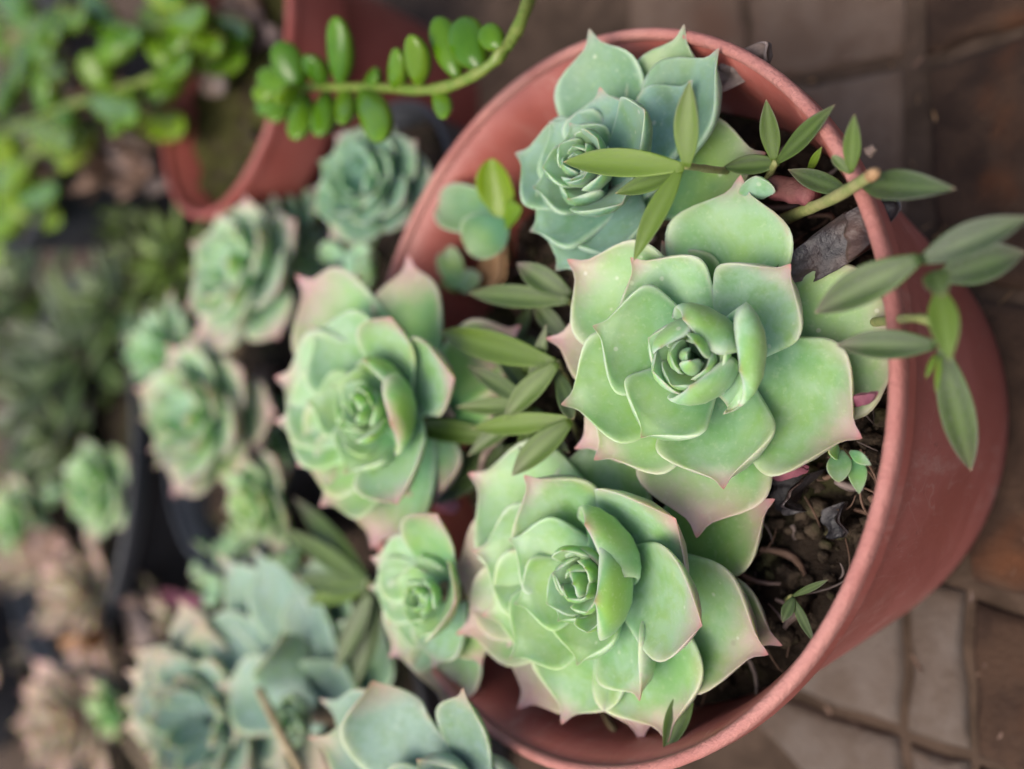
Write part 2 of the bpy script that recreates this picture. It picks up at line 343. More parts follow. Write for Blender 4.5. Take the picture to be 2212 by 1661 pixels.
def soil_disc(name, label, cx, cy, z, r, mat, amp=0.004, nclod=160, seed=3, rings=34, seg=90):
    vs, fs = [], []
    rr = random.Random(seed)
    def hh(x, y): 
        p = Vector((x * 60 + seed, y * 60, seed)); q = Vector((x * 260, y * 260, seed))
        return z + amp * (noise.fractal(p, 1.0, 2.0, 4) + 0.45 * noise.fractal(q, 1.0, 2.0, 3))
    for i in range(rings + 1):
        for j in range(seg):
            f = 2 * math.pi * j / seg; q = r * i / rings + 1e-5
            x, y = cx + q * math.cos(f), cy + q * math.sin(f); vs.append((x, y, hh(x, y)))
    for i in range(rings):
        for j in range(seg):
            fs.append((i * seg + j, (i + 1) * seg + j, (i + 1) * seg + (j + 1) % seg, i * seg + (j + 1) % seg))
    nf = len(fs)
    # loose crumbs lying on it, part of the same uncountable heap
    for _ in range(nclod):
        q, f = (r - 0.004) * math.sqrt(rr.random()), rr.uniform(0, 6.283)
        x, y = cx + q * math.cos(f), cy + q * math.sin(f); s = rr.choice((.0004, .0006, .0008, .0011, .0015, .0022)) * rr.uniform(.8, 1.2)
        k = len(vs); o = Vector((x, y, hh(x, y) + s * 0.3)); e = Vector((rr.random() * 9, rr.random() * 9, 0))
        for a in range(4):
            for b_ in range(7):
                la, lo = math.pi * (a + 0.5) / 4, 2 * math.pi * b_ / 7
                d = Vector((math.sin(la) * math.cos(lo), math.sin(la) * math.sin(lo), math.cos(la)))
                vs.append(o + d * s * (1 + 0.95 * noise.noise(d * 2.3 + e)))
        for a in range(3):
            for b_ in range(7):
                fs.append((k + a * 7 + b_, k + (a + 1) * 7 + b_, k + (a + 1) * 7 + (b_ + 1) % 7, k + a * 7 + (b_ + 1) % 7))
        fs.append(tuple(range(k, k + 7))); fs.append(tuple(range(k + 27, k + 20, -1)))
    o = mesh_obj(name, vs, fs, mat); o.data.materials.append(M_CLOD); o.data.polygons.foreach_set('material_index', [0] * nf + [1] * (len(fs) - nf)); o['kind'] = 'stuff'; o['label'] = label; o['category'] = 'soil'
    return o

# ------------------------------------------------------------------ ground
def ground():
    n = 60; L = 1.6; vs, fs = [], []
    for i in range(n + 1):
        for j in range(n + 1):
            x, y = 0.5 + (i / n - .5) * 2 * L, (j / n - .5) * 2 * L
            vs.append((x, y, -0.0028 + 0.001 * noise.noise(Vector((x * 40, y * 40, 0)))))
    for i in range(n):
        for j in range(n):
            fs.append((i * (n + 1) + j, (i + 1) * (n + 1) + j, (i + 1) * (n + 1) + j + 1, i * (n + 1) + j + 1))
    g = mesh_obj('ground', vs, fs, M_GROUT); g['kind'] = 'structure'
    far = mesh_obj('far_ground', [(-60, -60, -0.012), (60, -60, -0.012), (60, 60, -0.012), (-60, 60, -0.012)], [(0, 1, 2, 3)], M_GROUT)
    far['kind'] = 'structure'
    def tile(poly, mat, z=0.0, amp=0.0012):
        c = [P(u, v, -H) for u, v in poly]
        edge = []
        for a, b in zip(c, c[1:] + c[:1]):
            m = max(2, int((b - a).length / 0.004))
            for k in range(m):
                q = a.lerp(b, k / m); q = q + Vector((noise.noise(q * 90), noise.noise(q * 90 + Vector((5, 5, 0))), 0)) * amp
                edge.append(Vector((q.x, q.y, 0)))
        ctr = sum(edge, Vector()) / len(edge); vs, k = [], len(edge)
        rings = [(1.0, -0.006), (1.0, z - 0.0022), (None, z - 0.0006), (None, z)]
        ins = [0, 0, 0.0012, 0.003]
        for (sc, zz), d in zip(rings, ins):
            for e in edge:
                q = e + (ctr - e).normalized() * d; vs.append((q.x, q.y, zz))
        fs = []
        for r in range(3):
            for i in range(k): fs.append((r * k + i, r * k + (i + 1) % k, (r + 1) * k + (i + 1) % k, (r + 1) * k + i))
        vs.append((ctr.x, ctr.y, z)); ci = len(vs) - 1
        for i in range(k): fs.append((3 * k + i, 3 * k + (i + 1) % k, ci))
        return mesh_obj('tile', vs, fs, mat, g)
    # pale pavers (corners read from the photograph, on the paving plane)
    tile([(1355, -60), (1592, -60), (1608, 185), (1480, 215), (1355, 180)], M_TILEB)
    tile([(1612, -60), (1945, -60), (1945, 118), (1640, 178), (1616, 170)], M_TILEB)
    tile([(1560, 215), (1640, 200), (1945, 146), (1940, 640), (1700, 700), (1560, 600)], M_TILEB)
    tile([(1600, 1150), (1940, 1240), (1940, 1570), (1700, 1490), (1600, 1440)], M_TILE)
    tile([(1962, 1240), (2072, 1280), (2086, 1620), (1962, 1582)], M_TILE)
    tile([(1560, 1470), (1700, 1515), (1940, 1598), (1938, 1720), (1750, 1690), (1640, 1580)], M_TILE)
    tile([(1962, 1610), (2086, 1648), (2090, 1730), (1960, 1730)], M_TILE)
    # dark brown pavers
    tile([(1990, -80), (2400, -80), (2400, -20), (1990, 112)], M_TILED)
    tile([(1998, 140), (2400, 18), (2400, 640), (2040, 600), (2010, 440)], M_TILED)
    tile([(2040, 640), (2400, 680), (2400, 1330), (2090, 1255), (2060, 900)], M_TILED)
    tile([(2096, 1300), (2400, 1385), (2400, 1760), (2104, 1640)], M_TILED)
    tile([(2108, 1665), (2400, 1800), (2400, 1900), (2110, 1900)], M_TILED)
    return g
ground()

# ------------------------------------------------------------------ main pot
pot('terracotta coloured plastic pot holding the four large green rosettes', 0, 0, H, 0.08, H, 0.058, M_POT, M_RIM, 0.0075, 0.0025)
SOILH = -0.029
soil_disc('soil', 'dark crumbly potting soil in the terracotta pot with the large rosettes', 0, 0, H + SOILH, 0.0692, M_SOIL, 0.005, 2200, 3)

# ------------------------------------------------------------------ rosettes drawn leaf by leaf
LAY = {0: (-.0155, -.0130, .14), 1: (-.0115, -.0055, .22), 2: (-.0075, .0010, .28), 3: (-.0025, .0055, .28), 4: (.0015, .008, .25)}
def rosette(label, cu, cv, h, axis, leaves, mat=M_ROS, s=1.0, root=None, group=None, base_col=(.2, .2, .6), seed=0, name='succulent_rosette', stem_r=.0035, cat='succulent'):
    n = Vector(axis).normalized(); bud = P(cu, cv, h); C0 = bud - n * 0.006 * s
    rt = Vector(root) if root else Vector((C0.x, C0.y, H + SOILH)) + Vector((n.x, n.y, 0)) * -0.004
    t = thing(name, label, cat, rt, group)
    rr = random.Random(seed)
    tube('stem', [rt - Vector((0, 0, .004)), lerp(rt, C0, .5) - n * .002, C0 - n * .014 * s, C0 - n * .004 * s], [stem_r * 1.1, stem_r, stem_r * 1.2, stem_r * .6], M_STEMB, t)
    for k, L in enumerate(leaves):
        lay = L['l']; hb, ht, sag = LAY[min(4, int(lay))]
        if lay != int(lay):
            a, b = LAY[int(lay)], LAY[min(4, int(lay) + 1)]; f = lay - int(lay); hb, ht, sag = [lerp(p, q, f) for p, q in zip(a, b)]
        hb *= s; ht = (ht if 'h' not in L else L['h']) * s
        base0 = C0 + n * hb
        tip = PP(L['t'][0], L['t'][1], C0 + n * ht, n)
        wid = px(L['w'], lerp(base0, tip, .6)); col = L.get('c', base_col)
        col = tuple(max(0, min(1, q + rr.uniform(-.06, .06))) for q in col)
        if lay >= 1.8: col = (col[0], min(1, col[1] + .12), col[2] * .8)      # inner leaves: fresher, less waxy
        if 'm' in L:                                    # erect leaf bulging through a point m
            hm = L.get('hm', lerp(hb, ht, .62) / s) * s
            mid = PP(L['m'][0], L['m'][1], C0 + n * hm, n)
            rd = mid - base0; rd = (rd - n * rd.dot(n)).normalized()
            base = base0 + rd * .0015 * s
            ctrl = lerp(.5 * (base + tip), 2 * mid - .5 * (base + tip), .78)
            cup = L.get('cup', .42)
        else:
            rd = tip - base0; ln = (rd - n * rd.dot(n)); rd = ln.normalized(); ln = ln.length
            base = base0 + rd * .0012 * s
            ctrl = base + rd * ln * .62 + n * ((ht - hb) * .35 - sag * ln * .5)
            cup = L.get('cup', .42 + .05 * lay)
        th = L.get('th', min(.0050 * s, wid * .30) if 'm' not in L else min(.0032 * s, wid * .2))
        leaf_mesh('leaf', base, ctrl, tip, rd, n, wid, th, L.get('mat', mat), t, L.get('o', ECHB if 'm' in L else ECHW), cup, col, L.get('r', rr.uniform(-.12, .12)), wave=.05 if mat != M_BLUE else .0, seed=rr.random())
    e1 = n.orthogonal().normalized(); e2 = n.cross(e1)
    for k in range(8):                                  # tight bud
        f = k / 7; az = k * 2.39996 + seed; el = lerp(1.35, .85, f); ln = lerp(.0055, .0115, f) * s
        rd = e1 * math.cos(az) + e2 * math.sin(az); b = C0 + n * lerp(.003, -.001, f) * s + rd * .0006 * s
        tp = b + rd * ln * math.cos(el) + n * ln * math.sin(el); cc = b + rd * ln * .5 + n * ln * .35
        leaf_mesh('leaf', b, cc, tp, rd, n, ln * .85, ln * .24, mat, t, ECHB, .5, (.02, .6, .6), 0, N=14, Mx=12, seed=k)
    return t
def D(t, w, l, **k): return dict(t=t, w=w, l=l, **k)
PK, GR, YE = (.85, .25, .45), (.15, .3, .5), (.1, .7, .35)
A = [D((1600, 378), 285, 0.4, c=(.3, .15, .45)), D((1985, 715), 345, .3, c=(.55, .45, .3), h=-.012, cup=.22), D((1225, 560), 265, 1, c=(.45, .35, .35)),
     D((1179, 731), 200, 0, c=PK), D((1241, 970), 190, 0, c=(.95, .1, .5)), D((1505, 1162), 290, 0, c=(.85, .2, .4)),
     D((1700, 800), 200, 0, c=GR), D((1430, 520), 190, 0.2, c=(.4, .4, .3)),
     D((1862, 947), 320, 1, c=(.5, .3, .55)), D((1283, 994), 255, 1, c=(.4, .35, .35)), D((1563, 1057), 265, 1.4, c=(.42, .35, .4)),
     D((1362, 556), 225, 1.7, c=(.35, .3, .6)), D((1708, 570), 235, 1.6, c=(.5, .15, .8)),
     D((1212, 874), 250, 1.8, c=(.22, .45, .35)), D((1280, 704), 245, 2.3, c=(.12, .4, .5)), D((1384, 946), 210, 2.4, c=(.12, .45, .5)),
     D((1596, 800), 245, 2.8, m=(1650, 778), c=(.02, .5, 1), h=.009, hm=.003), D((1474, 690), 190, 2.8, m=(1552, 684), c=(.05, .55, .9), h=.009, hm=.003),
     D((1490, 832), 175, 2.8, m=(1538, 856), c=(.03, .5, 1), h=.009, hm=.003),
     D((1428, 752), 125, 3, m=(1448, 706), c=(.03, .5, 1), h=.010, hm=.004), D((1410, 801), 120, 3, m=(1436, 812), c=(.05, .5, 1), h=.009, hm=.004),
     D((1446, 763), 66, 4, m=(1462, 765), c=(.05, .5, .7), h=.012, hm=.007), D((1500, 742), 70, 4, m=(1524, 738), c=(.05, .5, .7), h=.013, hm=.007),
     D((1490, 778), 46, 4, m=(1494, 800), c=(.05, .4, .8), h=.013, hm=.007, th=.002), D((1484, 762), 34, 4, m=(1478, 768), c=(.05, .4, .8), h=.013, hm=.008, th=.0018)]
rosette('fully open pale green rosette with pink leaf points against the near rim', 1493, 770, .012, (-.42, .02, .9), A, seed=1)
B = [D((1118, 1532), 230, 0, c=(.9, .1, .4)), D((1385, 1606), 240, 0, c=(.9, .1, .5)), D((1690, 1395), 190, 0, c=(.5, .6, .1)), D((1674, 1078), 220, .2, c=(.5, .6, .1)),
     D((960, 1232), 280, .3, c=(.95, .2, .4)), D((1270, 930), 250, .3, c=GR), D((1012, 1022), 300, .8, c=(.3, .35, .4)), D((985, 1370), 230, .5, c=(.7, .3, .4)),
     D((1660, 1414), 300, .8, c=(.6, .35, .5)), D((1443, 1603), 285, 1, c=(.55, .25, .55)), D((1213, 1565), 245, 1, c=(.35, .3, .5)),
     D((1020, 1190), 250, 1.5, c=(.15, .4, .5)), D((1040, 1330), 240, 1.5, c=(.2, .45, .4)),
     D((1460, 1120), 300, 1.7, m=(1400, 1150), c=(.5, .25, .7), hm=-.004, h=.004), D((1132, 1026), 240, 1.8, c=(.4, .4, .7), h=.004),
     D((1382, 1514), 215, 2, c=(.3, .35, .8), r=.5), D((1100, 1425), 200, 2.2, c=(.05, .5, .5)), D((1246, 1438), 170, 2.5, c=(.05, .6, .5)),
     D((1517, 1352), 250, 2.4, m=(1450, 1290), c=(.5, .6, .9), h=.010, hm=.0), D((1098, 1164), 185, 2.5, c=(.05, .5, .7), h=.004),
     D((1110, 1305), 165, 2.7, c=(.02, .5, .5)),
     D((1262, 1133), 215, 3, m=(1352, 1150), c=(.15, .7, .6), h=.010, hm=.001), D((1284, 1298), 215, 3.1, m=(1360, 1282), c=(.05, .8, .5), h=.014, hm=.005),
     D((1268, 1366), 90, 3.2, m=(1290, 1345), c=(.02, .7, .5), h=.011, hm=.006), D((1204, 1343), 100, 3.2, c=(.02, .6, .5), h=.008), D((1192, 1238), 90, 3.3, c=(.02, .6, .6), h=.009),
     D((1215, 1190), 95, 3.3, m=(1240, 1185), c=(.02, .7, .6), h=.011, hm=.006),
     D((1235, 1262), 60, 4, c=(.02, .6, .6), h=.011), D((1262, 1228), 60, 4, c=(.02, .7, .5), h=.012), D((1262, 1290), 50, 4, c=(.02, .7, .6), h=.012)]
rosette('large green rosette with cupped inner leaves hanging over the inside wall of the terracotta pot', 1252, 1258, .010, (-.26, .04, .96), B, seed=2)
Cc = [D((881, 550), 190, 0, c=(.85, .2, .2)), D((640, 594), 250, .3, c=(.85, .2, .4)), D((1125, 702), 170, 0, c=(.75, .5, .1)), D((1095, 800), 230, 0, c=(.8, .3, .1)),
     D((940, 1092), 220, 0, c=(.95, .1, .5)), D((803, 1186), 290, .2, c=(.95, .1, .5)), D((690, 1095), 240, .8, c=(.4, .35, .5)), D((640, 1005), 220, .8, c=(.5, .2, .6)),
     D((594, 815), 260, 1, c=(.3, .25, .6)), D((592, 912), 220, 1, c=(.3, .35, .5)),
     D((668, 705), 210, 1.5, c=(.15, .3, .6)), D((843, 684), 150, 2, m=(850, 740), c=(.45, .6, .8), h=.008, hm=.0), D((982, 818), 180, 1.6, m=(940, 800), c=(.6, .3, .7), h=.003, hm=-.004),
     D((858, 1090), 190, 1.8, m=(870, 1000), c=(.5, .3, .7), h=.006, hm=-.002), D((742, 1024), 170, 2.3, c=(.2, .5, .6), h=.004),
     D((720, 960), 140, 2.4, c=(.05, .6, .5)), D((660, 868), 150, 2.3, c=(.02, .5, .6)), D((715, 830), 130, 2.8, c=(.02, .6, .6)),
     D((842, 918), 180, 3, m=(893, 888), c=(.35, .75, .4), h=.009, hm=.001), D((782, 778), 140, 3, m=(842, 796), c=(.1, .7, .5), h=.009, hm=.001),
     D((730, 925), 80, 3.2, c=(.02, .6, .5), h=.009), D((800, 940), 80, 3.3, m=(812, 945), c=(.02, .7, .5), h=.011, hm=.006),
     D((760, 860), 60, 4, c=(.02, .6, .5), h=.011), D((790, 850), 60, 4, m=(800, 850), c=(.02, .6, .5), h=.012, hm=.007), D((770, 895), 50, 4, c=(.02, .6, .5), h=.012)]
rosette('yellow green rosette with rosy outer leaves at the far side of the terracotta pot', 782, 880, .024, (-.26, .0, .97), Cc, seed=3, root=P(860, 900, SOILH))
Dd = [D((1273, 62), 225, .2, h=-.004, c=(.1, .3, .5)), D((1478, 52), 190, 0, h=-.005, c=(.1, .7, .2)), D((1553, 104), 235, .6, h=-.003, c=(.1, .25, .7)), D((1655, 330), 230, 0, c=(.3, .85, .1)),
     D((1420, 470), 190, 0, c=(.8, .2, .2)), D((1200, 585), 210, .4, c=(.1, .3, .8)), D((1144, 500), 200, 1, c=(.1, .35, .7)), D((1322, 560), 190, .8, c=(.1, .2, 1)),
     D((1112, 330), 210, 1.2, c=(.1, .3, .8)), D((1186, 262), 190, 1.4, c=(.1, .3, .8)), D((1496, 172), 180, 1.4, c=(.05, .15, 1)), D((1296, 188), 190, 1.6, c=(.3, .2, 1)),
     D((1345, 440), 170, 1.9, m=(1310, 430), c=(.1, .15, 1), h=.004, hm=-.003), D((1150, 405), 160, 2, c=(.1, .3, .8)),
     D((1392, 236), 170, 2.6, m=(1385, 300), c=(.1, .3, 1), h=.010, hm=.001), D((1230, 265), 130, 2.5, c=(.1, .35, .8)), D((1195, 320), 120, 2.8, c=(.1, .35, .8)),
     D((1225, 430), 120, 2.8, c=(.1, .3, .8)), D((1290, 300), 100, 3, m=(1300, 320), c=(.05, .3, .9), h=.011, hm=.005), D((1215, 350), 80, 3.3, c=(.05, .4, .8)),
     D((1260, 385), 90, 3.3, m=(1275, 380), c=(.05, .3, .9), h=.01, hm=.005), D((1240, 330), 60, 4, c=(.05, .4, .8)), D((1262, 345), 50, 4, c=(.05, .4, .8))]
rosette('blue green rosette with a broad upright back leaf, partly under the hairy pointed sprig', 1248, 345, .018, (-.25, -.12, .96), Dd, M_TEAL, seed=4)
Ee = [D((800, 1205), 150, 1.4, c=(.3, .4, .6)), D((945, 1110), 130, 1.6, m=(930, 1150), c=(.5, .8, .3), h=.006, hm=0), D((795, 1270), 150, 1.2, c=(.15, .4, .6)),
     D((835, 1345), 160, 1.0, c=(.3, .4, .6)), D((955, 1528), 190, 0, c=(.95, .1, .5)), D((840, 1420), 170, .5, c=(.6, .2, .6)), D((935, 1445), 150, 1, c=(.3, .2, .9)),
     D((1040, 1440), 130, .5, c=(.6, .6, .2)), D((985, 1300), 180, 2.2, m=(975, 1310), c=(.4, .8, .3), h=.006, hm=-.001), D((905, 1200), 100, 2, c=(.1, .5, .6)),
     D((850, 1250), 90, 2.4, c=(.05, .5, .5)), D((870, 1330), 90, 2.6, c=(.05, .6, .5)), D((900, 1380), 90, 2.4, c=(.05, .5, .6)), D((895, 1270), 60, 3, c=(.02, .6, .5)), D((920, 1310), 60, 3.2, c=(.02, .6, .5)), D((905, 1295), 45, 4, c=(.02, .6, .5))]
rosette('smaller yellow green rosette wedged between the rosy one and the pot wall', 903, 1295, .014, (-.2, .1, .97), Ee, seed=5, s=.75, root=P(930, 1300, SOILH))

# ------------------------------------------------------------------ procedural rosettes for the blurred background
def wild_rosette(label, cu, cv, h, axis, rpx, n, mat, base_col, aspect=.75, outline=ECHW, seed=0, root=None, soil_h=-.045, up=1.0, group=None, name='succulent_rosette', cat='succulent', thick=.22, pinkout=.5, twist=0):
    ax = Vector(axis).normalized(); c0 = P(cu, cv, h); rad = px(rpx, c0); rr = random.Random(seed)
    rt = Vector(root) if root else Vector((c0.x, c0.y, H + soil_h))
    t = thing(name, label, cat, rt, group)
    tube('stem', [rt - Vector((0, 0, .003)), lerp(rt, c0, .55), c0 - ax * rad * .3], [.004, .0035, .003], M_STEMB, t)
    e1 = ax.orthogonal().normalized(); e2 = ax.cross(e1)
    for k in range(n):
        f = k / (n - 1); az = k * 2.39996 + twist + rr.uniform(-.15, .15)
        el = lerp(1.25, .12, f ** .75) * up if up else 0
        ln = rad * lerp(.38, 1.05, f ** .7) * rr.uniform(.9, 1.08)
        rd = e1 * math.cos(az) + e2 * math.sin(az)
        b = c0 - ax * rad * .32 * (f + .25) + rd * rad * .04
        tp = b + rd * ln * math.cos(el) + ax * ln * math.sin(el)
        cc = b + rd * ln * .62 + ax * ln * (.42 * math.sin(el) - .06)
        col = (min(1, base_col[0] + pinkout * f * f), base_col[1] * lerp(1.3, .7, f), base_col[2]); dv = .1 if outline != LAN else .35; col = tuple(max(0, min(1, q + rr.uniform(-dv, dv))) for q in col)
        wd = ln * aspect * rr.uniform(.92, 1.08)
        leaf_mesh('leaf', b, cc, tp, rd, ax, wd, max(.0012, wd * thick), mat, t, outline, lerp(.5, .25, f), col, rr.uniform(-.2, .2) if mat != M_BLUE else 0, N=16, Mx=12, wave=.05 if mat != M_BLUE else 0, seed=k)
    return t
# pots behind (rim heights in metres above the paving)
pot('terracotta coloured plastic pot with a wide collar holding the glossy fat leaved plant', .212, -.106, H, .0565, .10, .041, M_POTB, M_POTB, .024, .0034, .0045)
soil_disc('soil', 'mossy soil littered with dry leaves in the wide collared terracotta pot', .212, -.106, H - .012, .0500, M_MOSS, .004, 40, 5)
K2 = (.236, .027)
pot('black plastic nursery pot with two blurred yellow green rosettes', *K2, H - .03, .066, .06, .05, M_BLACK, M_BLACK, .008, .0028)
soil_disc('soil', 'dark soil in the black pot with two blurred rosettes', *K2, H - .045, .0580, M_SOIL, .004, 160, 6)
K4 = (.131, -.052)
pot('small black pot tucked between the two terracotta coloured pots', *K4, H - .03, .040, .06, .032, M_BLACK, M_BLACK, .006, .0024)
soil_disc('soil', 'dark soil in the small black pot between the terracotta pots', *K4, H - .040, .0345, M_SOIL, .004, 90, 7)
K1 = (.452, .080)
pot('wide black pot crowded with narrow grey green leaves', *K1, H - .03, .118, .06, .095, M_BLACK, M_BLACK, .010, .004)
soil_disc('soil', 'dark soil in the wide black pot with narrow grey leaves', *K1, H - .050, .106, M_SOIL, .005, 200, 8)
K3 = (.150, .133)
pot('black pot with the blue grey rosettes beside the terracotta pot', *K3, H - .045, .062, .045, .050, M_BLACK, M_BLACK, .006, .0026)
soil_disc('soil', 'dark soil under the blue grey rosettes', *K3, H - .055, .0555, M_SOIL, .004, 120, 9)
K5 = (.345, .245)
pot('black pot with faded pink succulents', *K5, H - .04, .080, .05, .064, M_BLACK, M_BLACK, .008, .003)
soil_disc('soil', 'dark soil under the faded pink succulents', *K5, H - .055, .071, M_SOIL, .004, 120, 10)

K6 = (.50, -.125)
pot('bare sided black pot behind the wide collared terracotta pot', *K6, H, .082, .09, .066, M_BLACK, M_BLACK, .010, .003)
soil_disc('soil', 'dark soil in the bare sided black pot', *K6, H - .012, .0750, M_SOIL, .004, 120, 12)
wild_rosette('tight blue green rosette under the glossy trailing branch', 785, 395, -.006, (-.35, -.02, .93), 165, 24, M_TEAL, (.1, .3, .8), seed=21, root=(K4[0] - .004, K4[1], H - .041))
wild_rosette('pale green rosette with an orange edged leaf beside the wide collared terracotta pot', 505, 580, -.004, (-.2, -.08, .97), 205, 22, M_ROS, (.35, .7, 1), up=.95, seed=22, root=(K2[0] - .02, K2[1] - .045, H - .046), pinkout=.6)
wild_rosette('yellow green rosette with orange red leaf backs over the black pot wall', 415, 895, -.006, (-.2, .08, .97), 215, 24, M_ROS, (.5, .95, .9), up=.95, seed=23, root=(K2[0] - .0, K2[1] + .004, H - .046), pinkout=.6, aspect=.68)
wild_rosette('olive rosette seen edge on, left of the rosy rosette', 545, 1090, -.018, (-.0, .35, .9), 130, 18, M_ROS, (.3, .9, .5), seed=24, root=(K2[0] - .03, K2[1] + .035, H - .046), pinkout=.5)
wild_rosette('small fresh green rosette at the rim of the wide black pot', 195, 1050, -.02, (-.2, .1, .97), 125, 20, M_ROS, (.1, .8, .6), seed=25, root=(.365, .105, H - .051))
wild_rosette('pale toothed rosette with narrow crowded leaves behind the orange edged one', 330, 760, -.018, (-.1, 0, .97), 130, 22, M_ROS, (.1, .5, .9), seed=26, aspect=.5, root=(K2[0] + .03, K2[1] - .03, H - .046))
# blue grey rosettes, lower left
J = [D((545, 1182), 160, .8, c=(.1, .1, .9)), D((415, 1335), 165, .5, c=(.25, .1, .9)), D((690, 1165), 170, .2, c=(.05, .2, .3)), D((830, 1335), 190, 0, c=(.05, .2, .3)), D((470, 1195), 150, .3, c=(.2, .1, .8)), D((640, 1240), 150, .9, c=(.1, .1, .9)),
     D((612, 1362), 135, 2.2, m=(604, 1470), c=(.35, .2, 1), h=.004, hm=-.005, cup=.1, o=ECHW), D((470, 1480), 170, 1.2, c=(.3, .1, .9)), D((735, 1420), 170, 1, c=(.1, .15, .7))]
rosette('loose blue grey rosette with one upright pale leaf left of the terracotta pot', 625, 1560, .004, (-.3, -.05, .95), J, M_BLUE, 1.0, root=(K3[0] - .02, K3[1] - .012, H - .056), seed=6)
J2 = [D((803, 1470), 215, 1.2, m=(850, 1590), c=(.45, .2, .9), h=.002, hm=-.005, r=.05, cup=.3), D((690, 1510), 200, .8, c=(.15, .15, .8)), D((1000, 1486), 150, 1.2, m=(1016, 1600), c=(.4, .3, .9), h=.002, hm=-.005, r=.05, cup=.3, o=ECHW), D((664, 1592), 160, 1.8, c=(.45, .1, 1)),
      D((1120, 1720), 200, .8, c=(.3, .2, .9)), D((700, 1900), 240, .8, c=(.3, .2, .9)), D((900, 2050), 240, .8, c=(.3, .2, .9)), D((1080, 1920), 220, .8, c=(.3, .2, .9)), D((900, 1640), 170, 2, c=(.3, .2, .9)), D((790, 1730), 170, 2, c=(.3, .2, .9))]
rosette('blue grey rosette with tall rounded leaves standing against the terracotta pot', 900, 1790, .022, (-.15, .0, 1), J2, M_BLUE, 1.2, root=P(830, 1790, -.055), seed=7)
wild_rosette('dense pale blue grey rosette with buff leaf edges in the black pot', 440, 1560, .004, (-.45, .0, .9), 265, 36, M_BLUE, (.6, .1, 1), seed=27, aspect=.52, outline=ECHW, root=(K3[0] + .02, K3[1] + .012, H - .056), pinkout=.35, thick=.26, up=.85)
wild_rosette('withered pink rosette with spiky edges by the black pot rim', 150, 1290, -.02, (-.1, .1, .97), 165, 22, M_FADE, (.9, .1, .5), seed=28, aspect=.42, root=(.31, .2, H - .056), pinkout=.4)
wild_rosette('pink tinged rosette with sharp leaf points in the corner black pot', 120, 1560, -.02, (-.2, .1, .95), 185, 22, M_FADE, (.9, .1, .5), seed=29, aspect=.5, root=(.34, .25, H - .056), pinkout=.4)
wild_rosette('bronze green rosette with one pale edged leaf beside the dense blue one', 225, 1540, -.028, (-.1, .3, .9), 105, 12, M_ROS, (.5, .6, .2), seed=30, aspect=.55, root=(.285, .215, H - .056), pinkout=.4)
# narrow leaved clumps in the wide black pot and in front of it
for i, (u, v, h, r_, ax, lab, ye, gr) in enumerate([
    (110, 760, -.012, 210, (-.3, 0, .95), 'grey green clump of narrow stiff leaves filling the wide black pot', .1, .8),
    (40, 900, -.012, 190, (-.1, .2, .95), 'narrow leaved clump with pale leaf backs at the edge of the wide black pot', .15, .8),
    (200, 640, -.012, 150, (-.1, -.2, .95), 'narrow leaved tuft next to the bare black pot wall', .3, .6),
    (330, 560, -.022, 130, (-.1, -.1, .97), 'bright green narrow leaved tuft between the terracotta collar and the pale rosette', .7, .3),
    (100, 980, -.02, 150, (-.2, .3, .9), 'grey tuft with crossing narrow leaves above the small fresh rosette', .2, .9),
    (10, 620, -.02, 170, (-.2, -.1, .95), 'dull green clump between the wide black pot and the bare sided one', .15, .8),
    (-20, 760, -.02, 170, (-.2, .1, .95), 'pale clump of narrow leaves on the farthest side of the wide black pot', .2, .8),
    (20, 1090, -.025, 120, (-.1, .3, .9), 'bright leafed tuft at the outer edge of the wide black pot', .8, .2)]):
    p = P(u, v, h)
    wild_rosette(lab, u, v, h, ax, r_ * 1.12, 18, M_TRAIL, (.15, ye, gr), aspect=.25, outline=LAN, seed=40 + i, root=(p.x + .006, p.y, H - .05), name='narrow_leaved_succulent', up=.8, pinkout=0, thick=.3)

# ------------------------------------------------------------------ trailing sprigs with pointed leaves
VIEW = -FW
def sprig(label, stem, leaves, mat=M_TRAIL, smat=M_STEM, srad=.0008, name='trailing_sprig', outline=LAN, thick=.22, cup=.6, cat='succulent', group=None, seed=0, ref=None):
    pts = [P(*q) for q in stem]; t = thing(name, label, cat, pts[0], group); rr = random.Random(seed)
    tube('stem', pts, [srad * lerp(1.15, .75, i / max(1, len(pts) - 1)) for i in range(len(pts))], smat, t, jit=.35 if smat == M_STEMJ else .2)
    nref = Vector(ref).normalized() if ref else (Vector((0, 0, 1)) * .5 + VIEW * .5).normalized()
    for L in leaves:
        b, tp, wpx = P(*L[0]), P(*L[1]), L[2]
        k = L[3] if len(L) > 3 else {}
        ln = (tp - b).length; rd = (tp - b).normalized(); nn = k.get('n', nref); nn = Vector(nn).normalized()
        nn = (nn - rd * nn.dot(rd)).normalized()
        c = lerp(b, tp, .5) + nn * ln * k.get('bow', -.08) + rd.cross(nn) * ln * k.get('side', 0)
        w_ = px(wpx * (.76 if mat == M_TRAIL and 'mat' not in k else 1), lerp(b, tp, .5)); col = k.get('c', (.2, .3, .4)); col = tuple(max(0, min(1, q + rr.uniform(-.08, .08))) for q in col)
        leaf_mesh('leaf', b, c, tp, rd, nn, w_, max(.0010, w_ * k.get('th', thick)), k.get('mat', mat), t, k.get('o', outline), k.get('cup', cup), col, k.get('r', 0), N=20, Mx=16, wave=.03, seed=rr.random())
    return t
FR, GY, OL = (.1, .8, .25), (.2, .1, .95), (.3, .35, .45)
